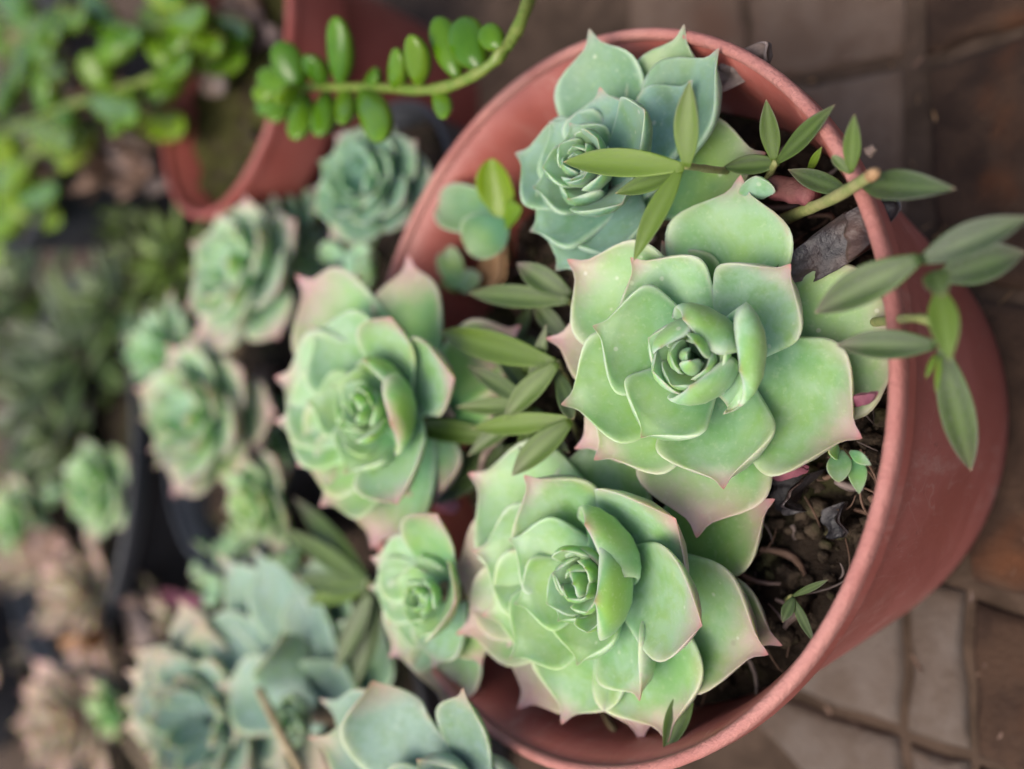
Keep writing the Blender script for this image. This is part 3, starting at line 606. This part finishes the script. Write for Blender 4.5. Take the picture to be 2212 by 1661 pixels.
sprig('bright green sprig of four pointed leaves lying over the blue green rosette', [(1625, 395, SOILH), (1590, 374, -.016), (1535, 366, .006), (1478, 358, .02)],
      [((1478, 362, .02), (1216, 350, .024), 82, dict(c=(.1, .9, .25), bow=.05)), ((1484, 360, .02), (1490, 172, .026), 74, dict(c=(.15, .75, .4), bow=.04)),
       ((1470, 365, .02), (1368, 566, .024), 66, dict(c=(.1, .85, .2), bow=.03)), ((1468, 372, .018), (1328, 418, .016), 58, dict(c=(.1, .6, .3)))], seed=1)
sprig('green sprig with a V of slender leaves beside the pot rim', [(1600, 470, SOILH), (1650, 400, -.012), (1676, 348, -.004)],
      [((1672, 348, -.004), (1655, 214, .004), 56, dict(c=(.1, .45, .7))), ((1678, 350, -.004), (1804, 226, .004), 60, dict(c=(.2, .25, .5))),
       ((1684, 352, -.006), (1560, 362, -.004), 58, dict(c=(.1, .2, .15))), ((1745, 372, -.010), (1776, 316, -.006), 26, dict(c=(.1, .9, .1)))], seed=2)
sprig('cut pale stem with a brown end and one long grey leaf reaching over the rim', [(1640, 500, SOILH), (1720, 462, -.012), (1800, 428, -.002), (1886, 376, .006)],
      [((1862, 392, .0), (2066, 408, .006), 92, dict(c=(.15, .05, 1), bow=.05, side=.06)), ((1838, 372, .003), (1846, 246, .010), 50, dict(c=(.1, .6, .55))),
       ((1838, 375, .003), (1797, 336, .006), 30, dict(c=(.1, .5, .6), o=OVA)), ((1832, 416, -.004), (1702, 366, -.006), 60, dict(c=(.3, .1, .7)))], seed=3, srad=.0012)
cut = tube('stem_stub', [P(1880, 380, .006), P(1888, 375, .0066), P(1896, 369, .007)], [.0013, .0015, .0008], M_BARK, jit=.6); tag(cut, 'dried amber cut end capping the pale stem over the rim', 'stem end')
sprig('grey green sprig hanging outside the pot over the near rim', [(1860, 700, SOILH), (1935, 690, -.003), (2000, 690, .004), (2030, 720, .002), (2045, 760, -.004)],
      [((1990, 562, .010), (2225, 468, .006), 98, dict(c=(.2, .05, .85), bow=.06)), ((2030, 600, .004), (2216, 545, -.002), 110, dict(c=(.4, .05, .75), bow=.05)),
       ((1988, 558, .011), (1760, 676, .012), 108, dict(c=(.35, .25, .55), bow=.07)), ((2022, 745, .004), (1806, 746, .008), 84, dict(c=(.55, .1, .5), bow=.06)),
       ((2020, 585, .012), (2036, 640, .016), 74, dict(c=(.1, .35, .6), o=OVA, bow=.12)), ((2030, 625, .010), (2052, 782, .012), 82, dict(c=(.05, .75, .35), bow=.05)),
       ((2036, 750, .003), (2098, 1018, -.012), 92, dict(c=(.2, .3, .95), bow=.06)), ((2022, 765, .004), (2000, 818, .006), 20, dict(c=(.1, .9, .1))), ((2032, 768, .004), (2022, 850, .006), 18, dict(c=(.1, .9, .1)))], seed=4)
tube_t = None
sprig('pointed leaf sprig crossing between the rosy rosette and the open rosette', [(1260, 900, SOILH), (1235, 840, -.006), (1205, 782, .006)],
      [((1200, 785, .006), (950, 716, .008), 86, dict(c=(.15, .6, .25), bow=.06)), ((1205, 785, .007), (1088, 907, .010), 70, dict(c=(.3, .45, .3), bow=.05)),
       ((1192, 800, .002), (1080, 830, .0), 60, dict(c=(.1, .25, .4))), ((1100, 868, -.004), (1000, 828, -.001), 46, dict(c=(.4, .15, .6))), ((1200, 800, .004), (1240, 905, .012), 56, dict(c=(.3, .2, .9), o=OVA))], seed=5)
sprig('olive sprig of splayed pointed leaves between the three green rosettes', [(1260, 960, SOILH), (1245, 930, -.006), (1232, 908, .006)],
      [((1232, 905, .006), (1018, 926, .010), 62, dict(c=(.15, .75, .3), bow=.06)), ((1085, 945, .0), (868, 918, .006), 64, dict(c=(.6, .35, .2), bow=.06)), ((1095, 890, -.002), (945, 858, .003), 56, dict(c=(.3, .5, .2))),
       ((1234, 910, .006), (1105, 1028, .011), 76, dict(c=(.4, .5, .2), bow=.06)), ((1090, 960, -.004), (905, 1092, -.003), 110, dict(c=(.1, .1, .5))), ((1150, 960, -.006), (1040, 1030, -.004), 70, dict(c=(.2, .4, .3)))], seed=6)
sprig('dark tipped sprig touching the leaf edge of the open rosette', [(1265, 700, SOILH), (1245, 665, -.006), (1228, 648, .001)],
      [((1230, 650, .001), (1012, 634, .006), 66, dict(c=(.25, .4, .6), bow=.04)), ((1235, 640, .0), (1116, 568, .007), 74, dict(c=(.85, .2, .5), bow=.12)), ((1228, 735, -.004), (1152, 650, .0), 58, dict(c=(.7, .15, .7), bow=.08))], seed=7)
sprig('dark sprig of long narrow leaves left of the smaller yellow green rosette', [(905, 1330, SOILH), (840, 1280, -.012), (792, 1258, -.006)],
      [((795, 1260, -.006), (635, 1075, -.004), 70, dict(c=(.5, .05, .3))), ((795, 1262, -.006), (612, 1142, .0), 62, dict(c=(.2, .45, .5))), ((790, 1270, -.006), (640, 1250, -.002), 60, dict(c=(.1, .3, .6))),
       ((792, 1268, -.006), (660, 1300, -.004), 56, dict(c=(.2, .6, .2))), ((800, 1280, -.006), (725, 1450, -.004), 64, dict(c=(.2, .3, .6))), ((815, 1290, -.01), (770, 1480, -.010), 80, dict(c=(.1, .1, .3)))], seed=8)
sprig('single dark green pointed leaf below the large green rosette', [(1520, 1420, SOILH), (1500, 1460, -.014), (1490, 1480, -.010)], [((1492, 1478, -.010), (1434, 1628, -.006), 70, dict(c=(.1, .25, .1)))], seed=9)
sprig('small round leaved green sprout against the inside of the far pot wall', [(1100, 560, SOILH), (1100, 520, -.016), (1095, 480, -.008)],
      [((1090, 480, -.006), (1062, 342, .002), 84, dict(c=(.0, .75, .0), o=OVA, mat=M_JADE)), ((1085, 470, -.008), (945, 440, -.004), 105, dict(c=(.1, .5, .3), o=OVA, mat=M_TEAL)), ((1095, 480, -.006), (1010, 545, .0), 115, dict(c=(.05, .6, .2), o=OVA, mat=M_TEAL)),
       ((1080, 480, -.006), (1128, 450, -.004), 60, dict(c=(.0, .5, .0), o=OVA, mat=M_JADE))], seed=10, name='green_sprout', thick=.16)
sprig('pale bud leaf sprout by the bark chip', [(990, 660, SOILH), (985, 620, -.016)], [((985, 630, -.016), (915, 560, -.010), 40, dict(c=(.1, .8, .2))), ((985, 625, -.016), (975, 530, -.012), 66, dict(c=(.1, .6, .4), mat=M_ROS, o=OVA)), ((990, 620, -.016), (1040, 600, -.012), 50, dict(c=(.1, .2, .7), mat=M_ROS, o=OVA))], seed=11, name='green_sprout')
sprig('tiny sprout between the open rosette and the near rim', [(1800, 960, SOILH), (1815, 975, -.014)], [((1815, 972, -.014), (1812, 1042, -.010), 52, dict(c=(.05, .3, .8), mat=M_ROS, o=OVA)), ((1850, 985, -.014), (1856, 1068, -.012), 40, dict(c=(.05, .2, .7), mat=M_ROS, o=LAN)), ((1815, 975, -.014), (1790, 975, -.010), 36, dict(c=(.05, .9, .2), mat=M_ROS, o=OVA)), ((1836, 975, -.014), (1882, 1005, -.010), 26, dict(c=(.05, .2, .7), mat=M_ROS, o=LAN))], seed=12, name='green_sprout')
sprig('short blue green sprout beside the small black pot', [(745, 560, -.036), (745, 555, -.025)], [((745, 555, -.025), (690, 535, -.018), 46, dict(c=(.05, .2, .7), mat=M_ROS, o=OVA)), ((745, 558, -.025), (800, 540, -.018), 46, dict(c=(.05, .2, .8), mat=M_ROS, o=OVA)), ((745, 560, -.025), (770, 600, -.018), 50, dict(c=(.3, .2, .8), mat=M_ROS, o=OVA))], seed=13, name='green_sprout')
sprig('small teal leaf tucked behind the tip of the open rosette', [(1630, 460, SOILH), (1625, 420, -.006)], [((1640, 430, -.006), (1632, 380, -.002), 80, dict(c=(.05, .1, .8), mat=M_ROS, o=OVA))], seed=14, name='green_sprout')
sprig('dim sprouts in the shadow under the near rim', [(1700, 1300, SOILH), (1710, 1290, -.018)], [((1715, 1290, -.018), (1690, 1345, -.016), 36, dict(c=(.1, .1, .4))), ((1712, 1288, -.018), (1790, 1252, -.016), 22, dict(c=(.1, .3, .7))), ((1712, 1292, -.018), (1760, 1390, -.018), 30, dict(c=(.1, .1, .6)))], seed=15, name='green_sprout')

# ------------------------------------------------------------------ glossy fat leaved plant
JL = dict(o=OVA, th=.72, cup=.0)
def jl(b, t, w_, y=.15, **k): return (b, t, w_, dict(JL, c=(0, y, 0), bow=k.pop('bow', -.05), **k))
sprig('glossy green trailing branch with fat oval leaves across the terracotta collar', [(1240, -420, -.085), (1190, -160, -.02), (1146, -10, .012), (1105, 85, .018), (1045, 150, .02), (945, 192, .02), (830, 190, .02), (720, 188, .022), (640, 190, .024), (590, 200, .026)],
      [jl((735, 186, .022), (728, 36, .03), 68), jl((655, 195, .024), (596, 92, .032), 72, n=(-.5, 0, .8)), jl((648, 190, .024), (556, 160, .03), 60), jl((640, 200, .024), (552, 232, .026), 56),
       jl((660, 200, .022), (640, 300, .026), 66, .3), jl((705, 198, .02), (692, 292, .024), 62), jl((780, 192, .02), (830, 296, .026), 78, .25), jl((790, 185, .018), (815, 160, .022), 50),
       jl((905, 188, .02), (893, 76, .028), 66, .35), jl((990, 170, .018), (940, 38, .022), 70), jl((1040, 150, .018), (985, 44, .02), 90), jl((600, 200, .026), (545, 200, .03), 44, .4), jl((850, 192, .02), (862, 110, .026), 58, .2), jl((940, 192, .018), (965, 250, .022), 46, .2), jl((700, 185, .022), (665, 120, .03), 58, .1), jl((740, 195, .02), (745, 262, .026), 56, .2), jl((620, 205, .024), (590, 262, .028), 52, .2), jl((1085, 105, .018), (1040, 60, .02), 56, .2), jl((640, 195, .026), (600, 205, .036), 56, .4)],
      M_JADE, M_STEMJ, .0014, 'trailing_branch', SPT, .42, .05, seed=31)
rj = random.Random(5)
def jade_branch(label, stem, n, seed, lw=64, ll=112, y=.2):
    r3 = random.Random(seed); pts = [P(*q) for q in stem]; L = []
    for k in range(n):
        f = (k + .6) / n * (len(stem) - 1); i = min(int(f), len(stem) - 2); g = f - i
        a = [lerp(stem[i][m], stem[i + 1][m], g) for m in range(3)]
        ang = k * 2.1 + r3.uniform(-.5, .5)
        L.append(jl(tuple(a), (a[0] + ll * math.cos(ang) * r3.uniform(.7, 1.1), a[1] + ll * math.sin(ang) * r3.uniform(.7, 1.1), a[2] + r3.uniform(.002, .014)), lw * r3.uniform(.85, 1.15), y * r3.uniform(.3, 2)))
    return sprig(label, stem, L, M_JADE, M_STEMJ, .0020, 'trailing_branch', SPT, .42, .05, seed=seed)
jade_branch('glossy green branch forking over the moss in the wide collared pot', [(450, 140, -.012), (380, 150, .005), (300, 180, .014), (190, 215, .018), (90, 250, .018), (-20, 300, .016)], 11, 51)
jade_branch('glossy green branch with bright tip leaves at the far edge of the mossy soil', [(480, 40, -.012), (420, 40, .008), (340, 60, .014), (230, 60, .018), (100, 40, .018), (0, 50, .018)], 10, 52)
jade_branch('glossy branch drooping down over the bare black pot wall', [(330, 250, -.012), (150, 290, .012), (60, 350, .014), (30, 440, .006), (70, 480, .0)], 9, 53, y=.5)
jade_branch('short glossy shoot leaning towards the dry grey leaf', [(430, 120, -.014), (395, 80, .0), (405, 20, .012)], 6, 54, y=.5)

# ------------------------------------------------------------------ litter
def crumpled(name, label, pts, mat, amp=.0015, cat='dead leaf', seed=0, thick=.0007, sub=9, group=None, curl=.0):
    """four corner points -> a curled, crumpled sheet with real thickness"""
    a, b, c, d = [P(*q) for q in pts]; n = (b - a).cross(d - a).normalized()
    if n.dot(VIEW) < 0: n = -n
    top = []
    sz = (c - a).length
    for i in range(sub + 1):
        for j in range(sub + 1):
            u, v = i / sub, j / sub
            uu, vv = 2 * u - 1, 2 * v - 1
            k = 1 - .22 * (uu * uu * vv * vv)
            p = a.lerp(b, .5 + .5 * uu * k).lerp(d.lerp(c, .5 + .5 * uu * k), .5 + .5 * vv * k)
            top.append(p + n * (amp * 2.2 * (noise.fractal(p * 95 + Vector((seed, 0, 0)), 1, 2, 2) + .16 * noise.noise(p * 520)) + curl * sz * uu * uu))
    m = sub + 1; vs = top + [p - n * thick for p in top]; fs = []; o = m * m
    for i in range(sub):
        for j in range(sub):
            q = (i * m + j, (i + 1) * m + j, (i + 1) * m + j + 1, i * m + j + 1); fs.append(q); fs.append(tuple(x + o for x in q[::-1]))
    rim = [i * m for i in range(m)] + [sub * m + j for j in range(1, m)] + [i * m + sub for i in range(sub - 1, -1, -1)] + [j for j in range(sub - 1, 0, -1)]
    for x, y in zip(rim, rim[1:] + rim[:1]): fs.append((x, y, y + o, x + o))
    ob = mesh_obj(name, vs, fs, mat); return tag(ob, label, cat, group)
crumpled('dead_leaf', 'black crumpled dead leaf between the open rosette and the rim', [(1735, 520, -.012), (1850, 440, -.002), (1905, 520, -.004), (1790, 600, -.016)], M_DEAD, .0045, seed=1, curl=.1, sub=22)
crumpled('dead_leaf', 'shrivelled grey brown leaf caught on the rim behind the blue green rosette', [(1572, 128, -.008), (1622, 92, -.002), (1640, 158, -.004), (1588, 190, -.012)], M_DRYG, .004, seed=2, curl=.1, sub=20)
crumpled('leaf_husk', 'magenta dried husk showing beneath the big right leaf of the open rosette', [(1822, 860, -.012), (1905, 838, -.006), (1890, 868, -.008), (1830, 885, -.014)], M_MAG, .0012, seed=3, cat='leaf husk')
crumpled('leaf_husk', 'bright magenta torn husk under the lower edge of the open rosette', [(1655, 1010, -.012), (1740, 1000, -.012), (1752, 1022, -.010), (1670, 1035, -.016)], M_MAG, .0012, seed=4, cat='leaf husk')
crumpled('leaf_husk', 'crimson dried husk between the rosy rosette and its small neighbour', [(930, 1090, -.008), (985, 1085, -.006), (990, 1110, -.008), (935, 1115, -.012)], M_MAG, .0012, seed=5, cat='leaf husk')
crumpled('bark_chip', 'light brown bark chip standing by the round leaved sprout', [(1040, 540, -.016), (1085, 500, -.010), (1075, 620, -.012), (1030, 640, -.018)], M_BARK, .0006, cat='bark chip', seed=6, thick=.0016)
crumpled('dry_leaf', 'cream shrivelled leaf scrap on the right edge of the rosy rosette', [(915, 850, .004), (955, 862, .006), (985, 905, .005), (930, 905, .003)], M_DRYG, .001, seed=7)
crumpled('dry_leaf', 'pinkish grey dry leaf standing in the moss of the wide collared pot', [(420, 110, -.010), (470, 100, .0), (490, 200, .0), (440, 215, -.010)], M_DRYG, .001, seed=8)
crumpled('dry_leaf', 'tan curled dry leaf under the fork of the glossy branch', [(100, 260, .0), (160, 235, .004), (165, 330, .002), (110, 350, -.004)], M_DRYG, .002, seed=9, curl=.15)
crumpled('dry_leaf', 'rust brown dry strip draped over the far rim of the wide collared pot', [(225, 215, -.002), (270, 225, .0), (360, 360, -.008), (320, 400, -.010)], M_DRY, .003, seed=10, curl=.12)
crumpled('dry_leaf', 'long grey brown leaf drooping beside the rust brown strip', [(180, 320, -.006), (260, 330, -.006), (380, 400, -.012), (330, 430, -.014)], M_DRYG, .002, seed=11)
crumpled('dry_leaf', 'pale brown dry blade across the far glossy leaves', [(-20, 70, .012), (170, 60, .012), (175, 90, .010), (-20, 100, .010)], M_DRY, .002, seed=12)
crumpled('dry_leaf', 'brown dry leaf on the moss beside the collar', [(520, 20, -.010), (600, 60, -.006), (590, 110, -.008), (500, 90, -.012)], M_DRY, .002, seed=13)
crumpled('dry_leaf', 'pink dry bract lying on the ground by the blue grey rosette', [(330, 1270, -.055), (430, 1290, -.045), (430, 1320, -.045), (335, 1310, -.055)], M_MAG, .001, seed=14)
crumpled('dry_leaf', 'bright orange dry leaf below the withered pink rosette', [(180, 1370, -.03), (240, 1350, -.025), (250, 1395, -.025), (195, 1405, -.03)], M_ORANGE, .002, seed=15, curl=.2)
crumpled('dry_leaf', 'tan dry blade leaning near the bright orange leaf', [(255, 1290, -.045), (285, 1280, -.04), (330, 1400, -.035), (290, 1410, -.04)], M_DRYG, .001, seed=16)
crumpled('dry_leaf', 'brown withered leaf heap beside the withered pink rosette', [(0, 1160, -.02), (110, 1130, -.015), (170, 1210, -.02), (20, 1250, -.02)], M_DRY, .004, seed=17)
crumpled('dry_leaf', 'pale pink withered leaf drooping from the orange backed rosette', [(480, 980, -.03), (570, 930, -.02), (560, 1020, -.025), (500, 1040, -.03)], M_DRYG, .002, seed=18)
crumpled('dry_leaf', 'brown fallen leaf on the soil left of the rosy rosette', [(540, 800, -.04), (600, 790, -.035), (600, 860, -.035), (545, 870, -.04)], M_DRY, .002, seed=19)
tag(tube('twig', [P(1110, 925, .002), P(1060, 965, .004), P(1042, 1000, .002), P(1045, 1035, -.002), P(1080, 1060, -.006)], [.0006, .0009, .0011, .0009, .0006], M_TWIG, jit=.4), 'thin brown crooked twig caught between pointed leaves', 'twig')
tag(tube('twig', [P(1668, 405, -.008), P(1715, 412, -.008), P(1755, 425, -.007)], [.0022, .0024, .002], M_CRIM, jit=.25), 'thick crimson stem stump next to the cut pale stem', 'stem stump')
tag(tube('twig', [P(1300, 1540, -.022), P(1330, 1590, -.014), P(1348, 1650, -.010)], [.0012, .0012, .0008], M_STRAW, jit=.3), 'straw coloured root lying on the inside wall of the terracotta pot', 'root')
tag(tube('twig', [P(1875, 330, .004), P(1890, 318, .004)], [.0012, .0008], M_TWIG, jit=.5), 'tiny dried flower stub above the near rim', 'flower stub')
tag(tube('grass_stalk', [P(560, 1490, .006), P(600, 1570, .010), P(680, 1720, .012)], [.0012, .0013, .0013], M_STRAW), 'thin pinkish dry stalk slanting across the blue grey rosette', 'stalk')
jade_branch('glossy clump arching from the bare sided black pot', [(40, 180, -.012), (20, 120, .01), (60, 70, .02), (140, 10, .024)], 8, 55)
jade_branch('glossy shoots hanging at the outer side of the bare sided black pot', [(10, 250, -.012), (-10, 330, .006), (20, 420, -.004), (40, 500, -.02)], 8, 56, y=.5)
crumpled('dead_leaf', 'black rotted leaf on the soil below the bright magenta husk', [(1690, 1030, -.024), (1760, 1020, -.018), (1780, 1100, -.020), (1700, 1110, -.026)], M_DEAD, .005, seed=21, curl=.15, sub=14)
crumpled('dead_leaf', 'brown grey leaf scrap on the soil next to the tiny sprout', [(1790, 1090, -.026), (1840, 1080, -.022), (1850, 1150, -.024), (1800, 1170, -.027)], M_DEAD, .003, seed=22, curl=.1, sub=16)
wild_rosette('yellow green rosette with red edges at the corner of the wide black pot', 20, 1130, -.012, (-.3, .1, .95), 110, 16, M_ROS, (.4, .9, .5), seed=61, root=P(20, 1130, -.05), pinkout=.6, aspect=.6)
wild_rosette('small grey green rosette between the pale rosette and the small black pot', 630, 480, -.022, (-.3, 0, .95), 80, 14, M_TEAL, (.2, .4, .8), seed=63, root=P(630, 480, -.09), aspect=.55)
wild_rosette('tuft of pale pointed leaves on the soil left of the rosy rosette', 600, 960, -.035, (-.2, 0, .95), 60, 12, M_ROS, (.2, .5, .8), seed=64, root=P(600, 960, -.048), aspect=.5)
k7 = P(-160, 1470, -.03)  # added pot, put here to darken the brightly lit ground in this corner
pot('added black pot darkening the ground behind the pink tinged rosette at the pot cluster edge', k7.x, k7.y, H - .03, .075, .06, .06, M_BLACK, M_BLACK, .008, .003)
soil_disc('soil', 'dark soil in the black pot at the cluster edge', k7.x, k7.y, H - .042, .068, M_SOIL, .004, 60, 13)
wild_rosette('dusky rosette growing in the black pot at the cluster edge', -90, 1440, -.01, (-.2, .1, .95), 120, 16, M_FADE, (.5, .4, .4), seed=66, root=(k7.x, k7.y, H - .043), aspect=.5)
def litter(label, cx, cy, z, r, n, seed, mat, sc=1.0):
    # fibres, root hairs and leaf crumbs strewn over the soil: nobody could count them
    rr = random.Random(seed); vs, fs = [], []
    for _ in range(n):
        q, f = r * math.sqrt(rr.random()), rr.uniform(0, 6.283); p = Vector((cx + q * math.cos(f), cy + q * math.sin(f), z + rr.uniform(.001, .006)))
        d = Vector((rr.uniform(-1, 1), rr.uniform(-1, 1), rr.uniform(-.25, .35))).normalized(); side = d.cross(Vector((rr.uniform(-.4, .4), rr.uniform(-.4, .4), 1))).normalized()
        L, wd = rr.uniform(.003, .013) * sc, rr.choice((.0003, .0004, .0006, .0012, .002)) * (.5 + .5 * sc); bend = rr.uniform(-.35, .35); nn = d.cross(side); k = len(vs)
        for i in range(6):
            g = i / 5; c = p + d * L * g + side * bend * L * math.sin(2.6 * g) + nn * L * .12 * math.sin(3 * g); ww = wd * (.4 + .6 * math.sin(math.pi * (.12 + .8 * g)))
            vs += [c - side * ww * .5, c + nn * ww * .35, c + side * ww * .5, c - nn * ww * .35]
        for i in range(5):
            for j in range(4): fs.append((k + i * 4 + j, k + i * 4 + (j + 1) % 4, k + i * 4 + 4 + (j + 1) % 4, k + i * 4 + 4 + j))
        fs.append((k, k + 1, k + 2, k + 3)); fs.append((k + 20, k + 23, k + 22, k + 21))
    o = mesh_obj('plant_litter', vs, fs, mat); o['kind'] = 'stuff'; o['label'] = label; o['category'] = 'litter'
litter('brown fibres and leaf crumbs strewn over the soil of the rosette pot', 0, 0, H + SOILH, .064, 260, 3, M_DRY)
litter('grey root bits strewn over the soil of the rosette pot', 0, 0, H + SOILH, .064, 120, 4, M_DRYG)
litter('brown fibres on the soil of the black pot with two rosettes', *K2, H - .045, .052, 90, 5, M_DRY)
def cover(label, spots, mat, color, outline, seed, ll=(.008, .02), asp=.3, cat='ground cover'):
    # tangled low foliage between the pots: nobody could count it
    rr = random.Random(seed); acc = ([], [], [])
    for (u0, u1, v0, v1, h0, h1, n) in spots:
        for _ in range(n):
            c = P(rr.uniform(u0, u1), rr.uniform(v0, v1), rr.uniform(h0, h1)); az = rr.uniform(0, 6.283)
            for k in range(rr.choice((4, 5, 6))):
                a = az + k * 2.4; el = rr.uniform(.3, 1.2); ln = rr.uniform(*ll); rd = Vector((math.cos(a), math.sin(a), 0)); up = Vector((0, 0, 1))
                b = c - up * .004; t = b + rd * ln * math.cos(el) + up * ln * math.sin(el)
                leaf_mesh('x', b, b + rd * ln * .55 + up * ln * .2, t, rd, up, ln * asp, ln * asp * .3, mat, None, outline, .4, seed=k, N=9, Mx=8, collect=acc)
    o = mesh_obj('low_foliage', acc[0], acc[1], mat, None, True, acc[2]); o.color = (*color, 1); o['kind'] = 'stuff'; o['label'] = label; o['category'] = cat
cover('tangled low green foliage between the background pots', [(250, 430, 470, 700, -.06, -.035, 34), (560, 720, 440, 620, -.075, -.05, 22), (230, 380, 560, 640, -.05, -.03, 12), (620, 720, 700, 760, -.06, -.05, 8), (0, 260, 600, 1000, -.05, -.03, 40)], M_TRAIL, (.15, .55, .4), LAN, 71)
cover('pale fleshy seedlings crowding between the background rosettes', [(430, 640, 1110, 1280, -.06, -.035, 26), (270, 400, 680, 760, -.04, -.025, 12), (560, 640, 880, 1010, -.052, -.04, 10), (0, 130, 1000, 1180, -.045, -.025, 14), (650, 800, 520, 600, -.05, -.035, 8)], M_ROS, (.3, .5, .8), ECHW, 72, (.007, .015), .55)
litter('dry brown leaves and straw lying between the pots', .31, .15, H - .08, .05, 160, 8, M_DRY)
cover('withered pinkish leaves heaped beside the faded rosettes', [(60, 360, 1180, 1420, -.07, -.04, 30), (0, 120, 1130, 1260, -.03, -.015, 12)], M_FADE, (.8, .1, .3), LAN, 73, (.01, .024), .3, 'withered leaves')
cover('dry brown leaves tangled among the glossy stems', [(60, 330, 120, 400, -.014, .0, 22), (420, 560, 0, 130, -.014, -.008, 8)], M_DRY, (.2, .2, .2), LAN, 74, (.012, .026), .3, 'dry leaves')
for (u_, v_, n_, k_) in ((2010, 1450, 26, 1), (1850, 1600, 22, 2), (2080, 250, 30, 3), (1720, 80, 24, 4)):
    q_ = P(u_, v_, -H); litter(('bits of straw and soil on the pale paving below the pot', 'crumbs scattered in the paving corner beside the rim', 'dry bits on the dark brown paving', 'crumbs and straw on the brown paving behind the pot')[k_ - 1], q_.x, q_.y, -.0035, .05, n_, 20 + k_, (M_DRY, M_DRY, M_BARK, M_DRY)[k_ - 1], .4)
sprig('crowded dark pointed leaves filling the gap between the three green rosettes', [(1180, 930, SOILH), (1160, 900, -.01), (1140, 870, .005)],
      [((1145, 872, 0.005), (1010, 790, 0.009), 54, dict(c=(.4, .2, .6))), ((1145, 870, 0.005), (1180, 700, 0.007), 50, dict(c=(.3, .3, .4))), ((1140, 875, 0.005), (985, 880, 0.010), 50, dict(c=(.3, .5, .3))), ((1140, 880, 0.003), (1010, 985, 0.007), 56, dict(c=(.2, .4, .4))),
       ((1150, 880, 0.003), (1130, 1000, 0.005), 52, dict(c=(.5, .3, .3))), ((1150, 880, 0.003), (1230, 980, 0.003), 50, dict(c=(.3, .2, .5))), ((1150, 860, 0.003), (1060, 740, 0.001), 48, dict(c=(.4, .2, .5)))], seed=17)
sprig('short olive sprig with splayed leaves under the tip of the long striped leaf', [(1110, 760, SOILH), (1110, 740, -.014)],
      [((1110, 742, -.014), (1040, 690, -.008), 44, dict(c=(.3, .4, .3))), ((1110, 742, -.014), (1150, 660, -.008), 42, dict(c=(.3, .3, .5))), ((1110, 745, -.014), (1020, 790, -.010), 44, dict(c=(.4, .2, .5))), ((1112, 742, -.014), (1185, 745, -.010), 40, dict(c=(.2, .4, .4)))], seed=18)
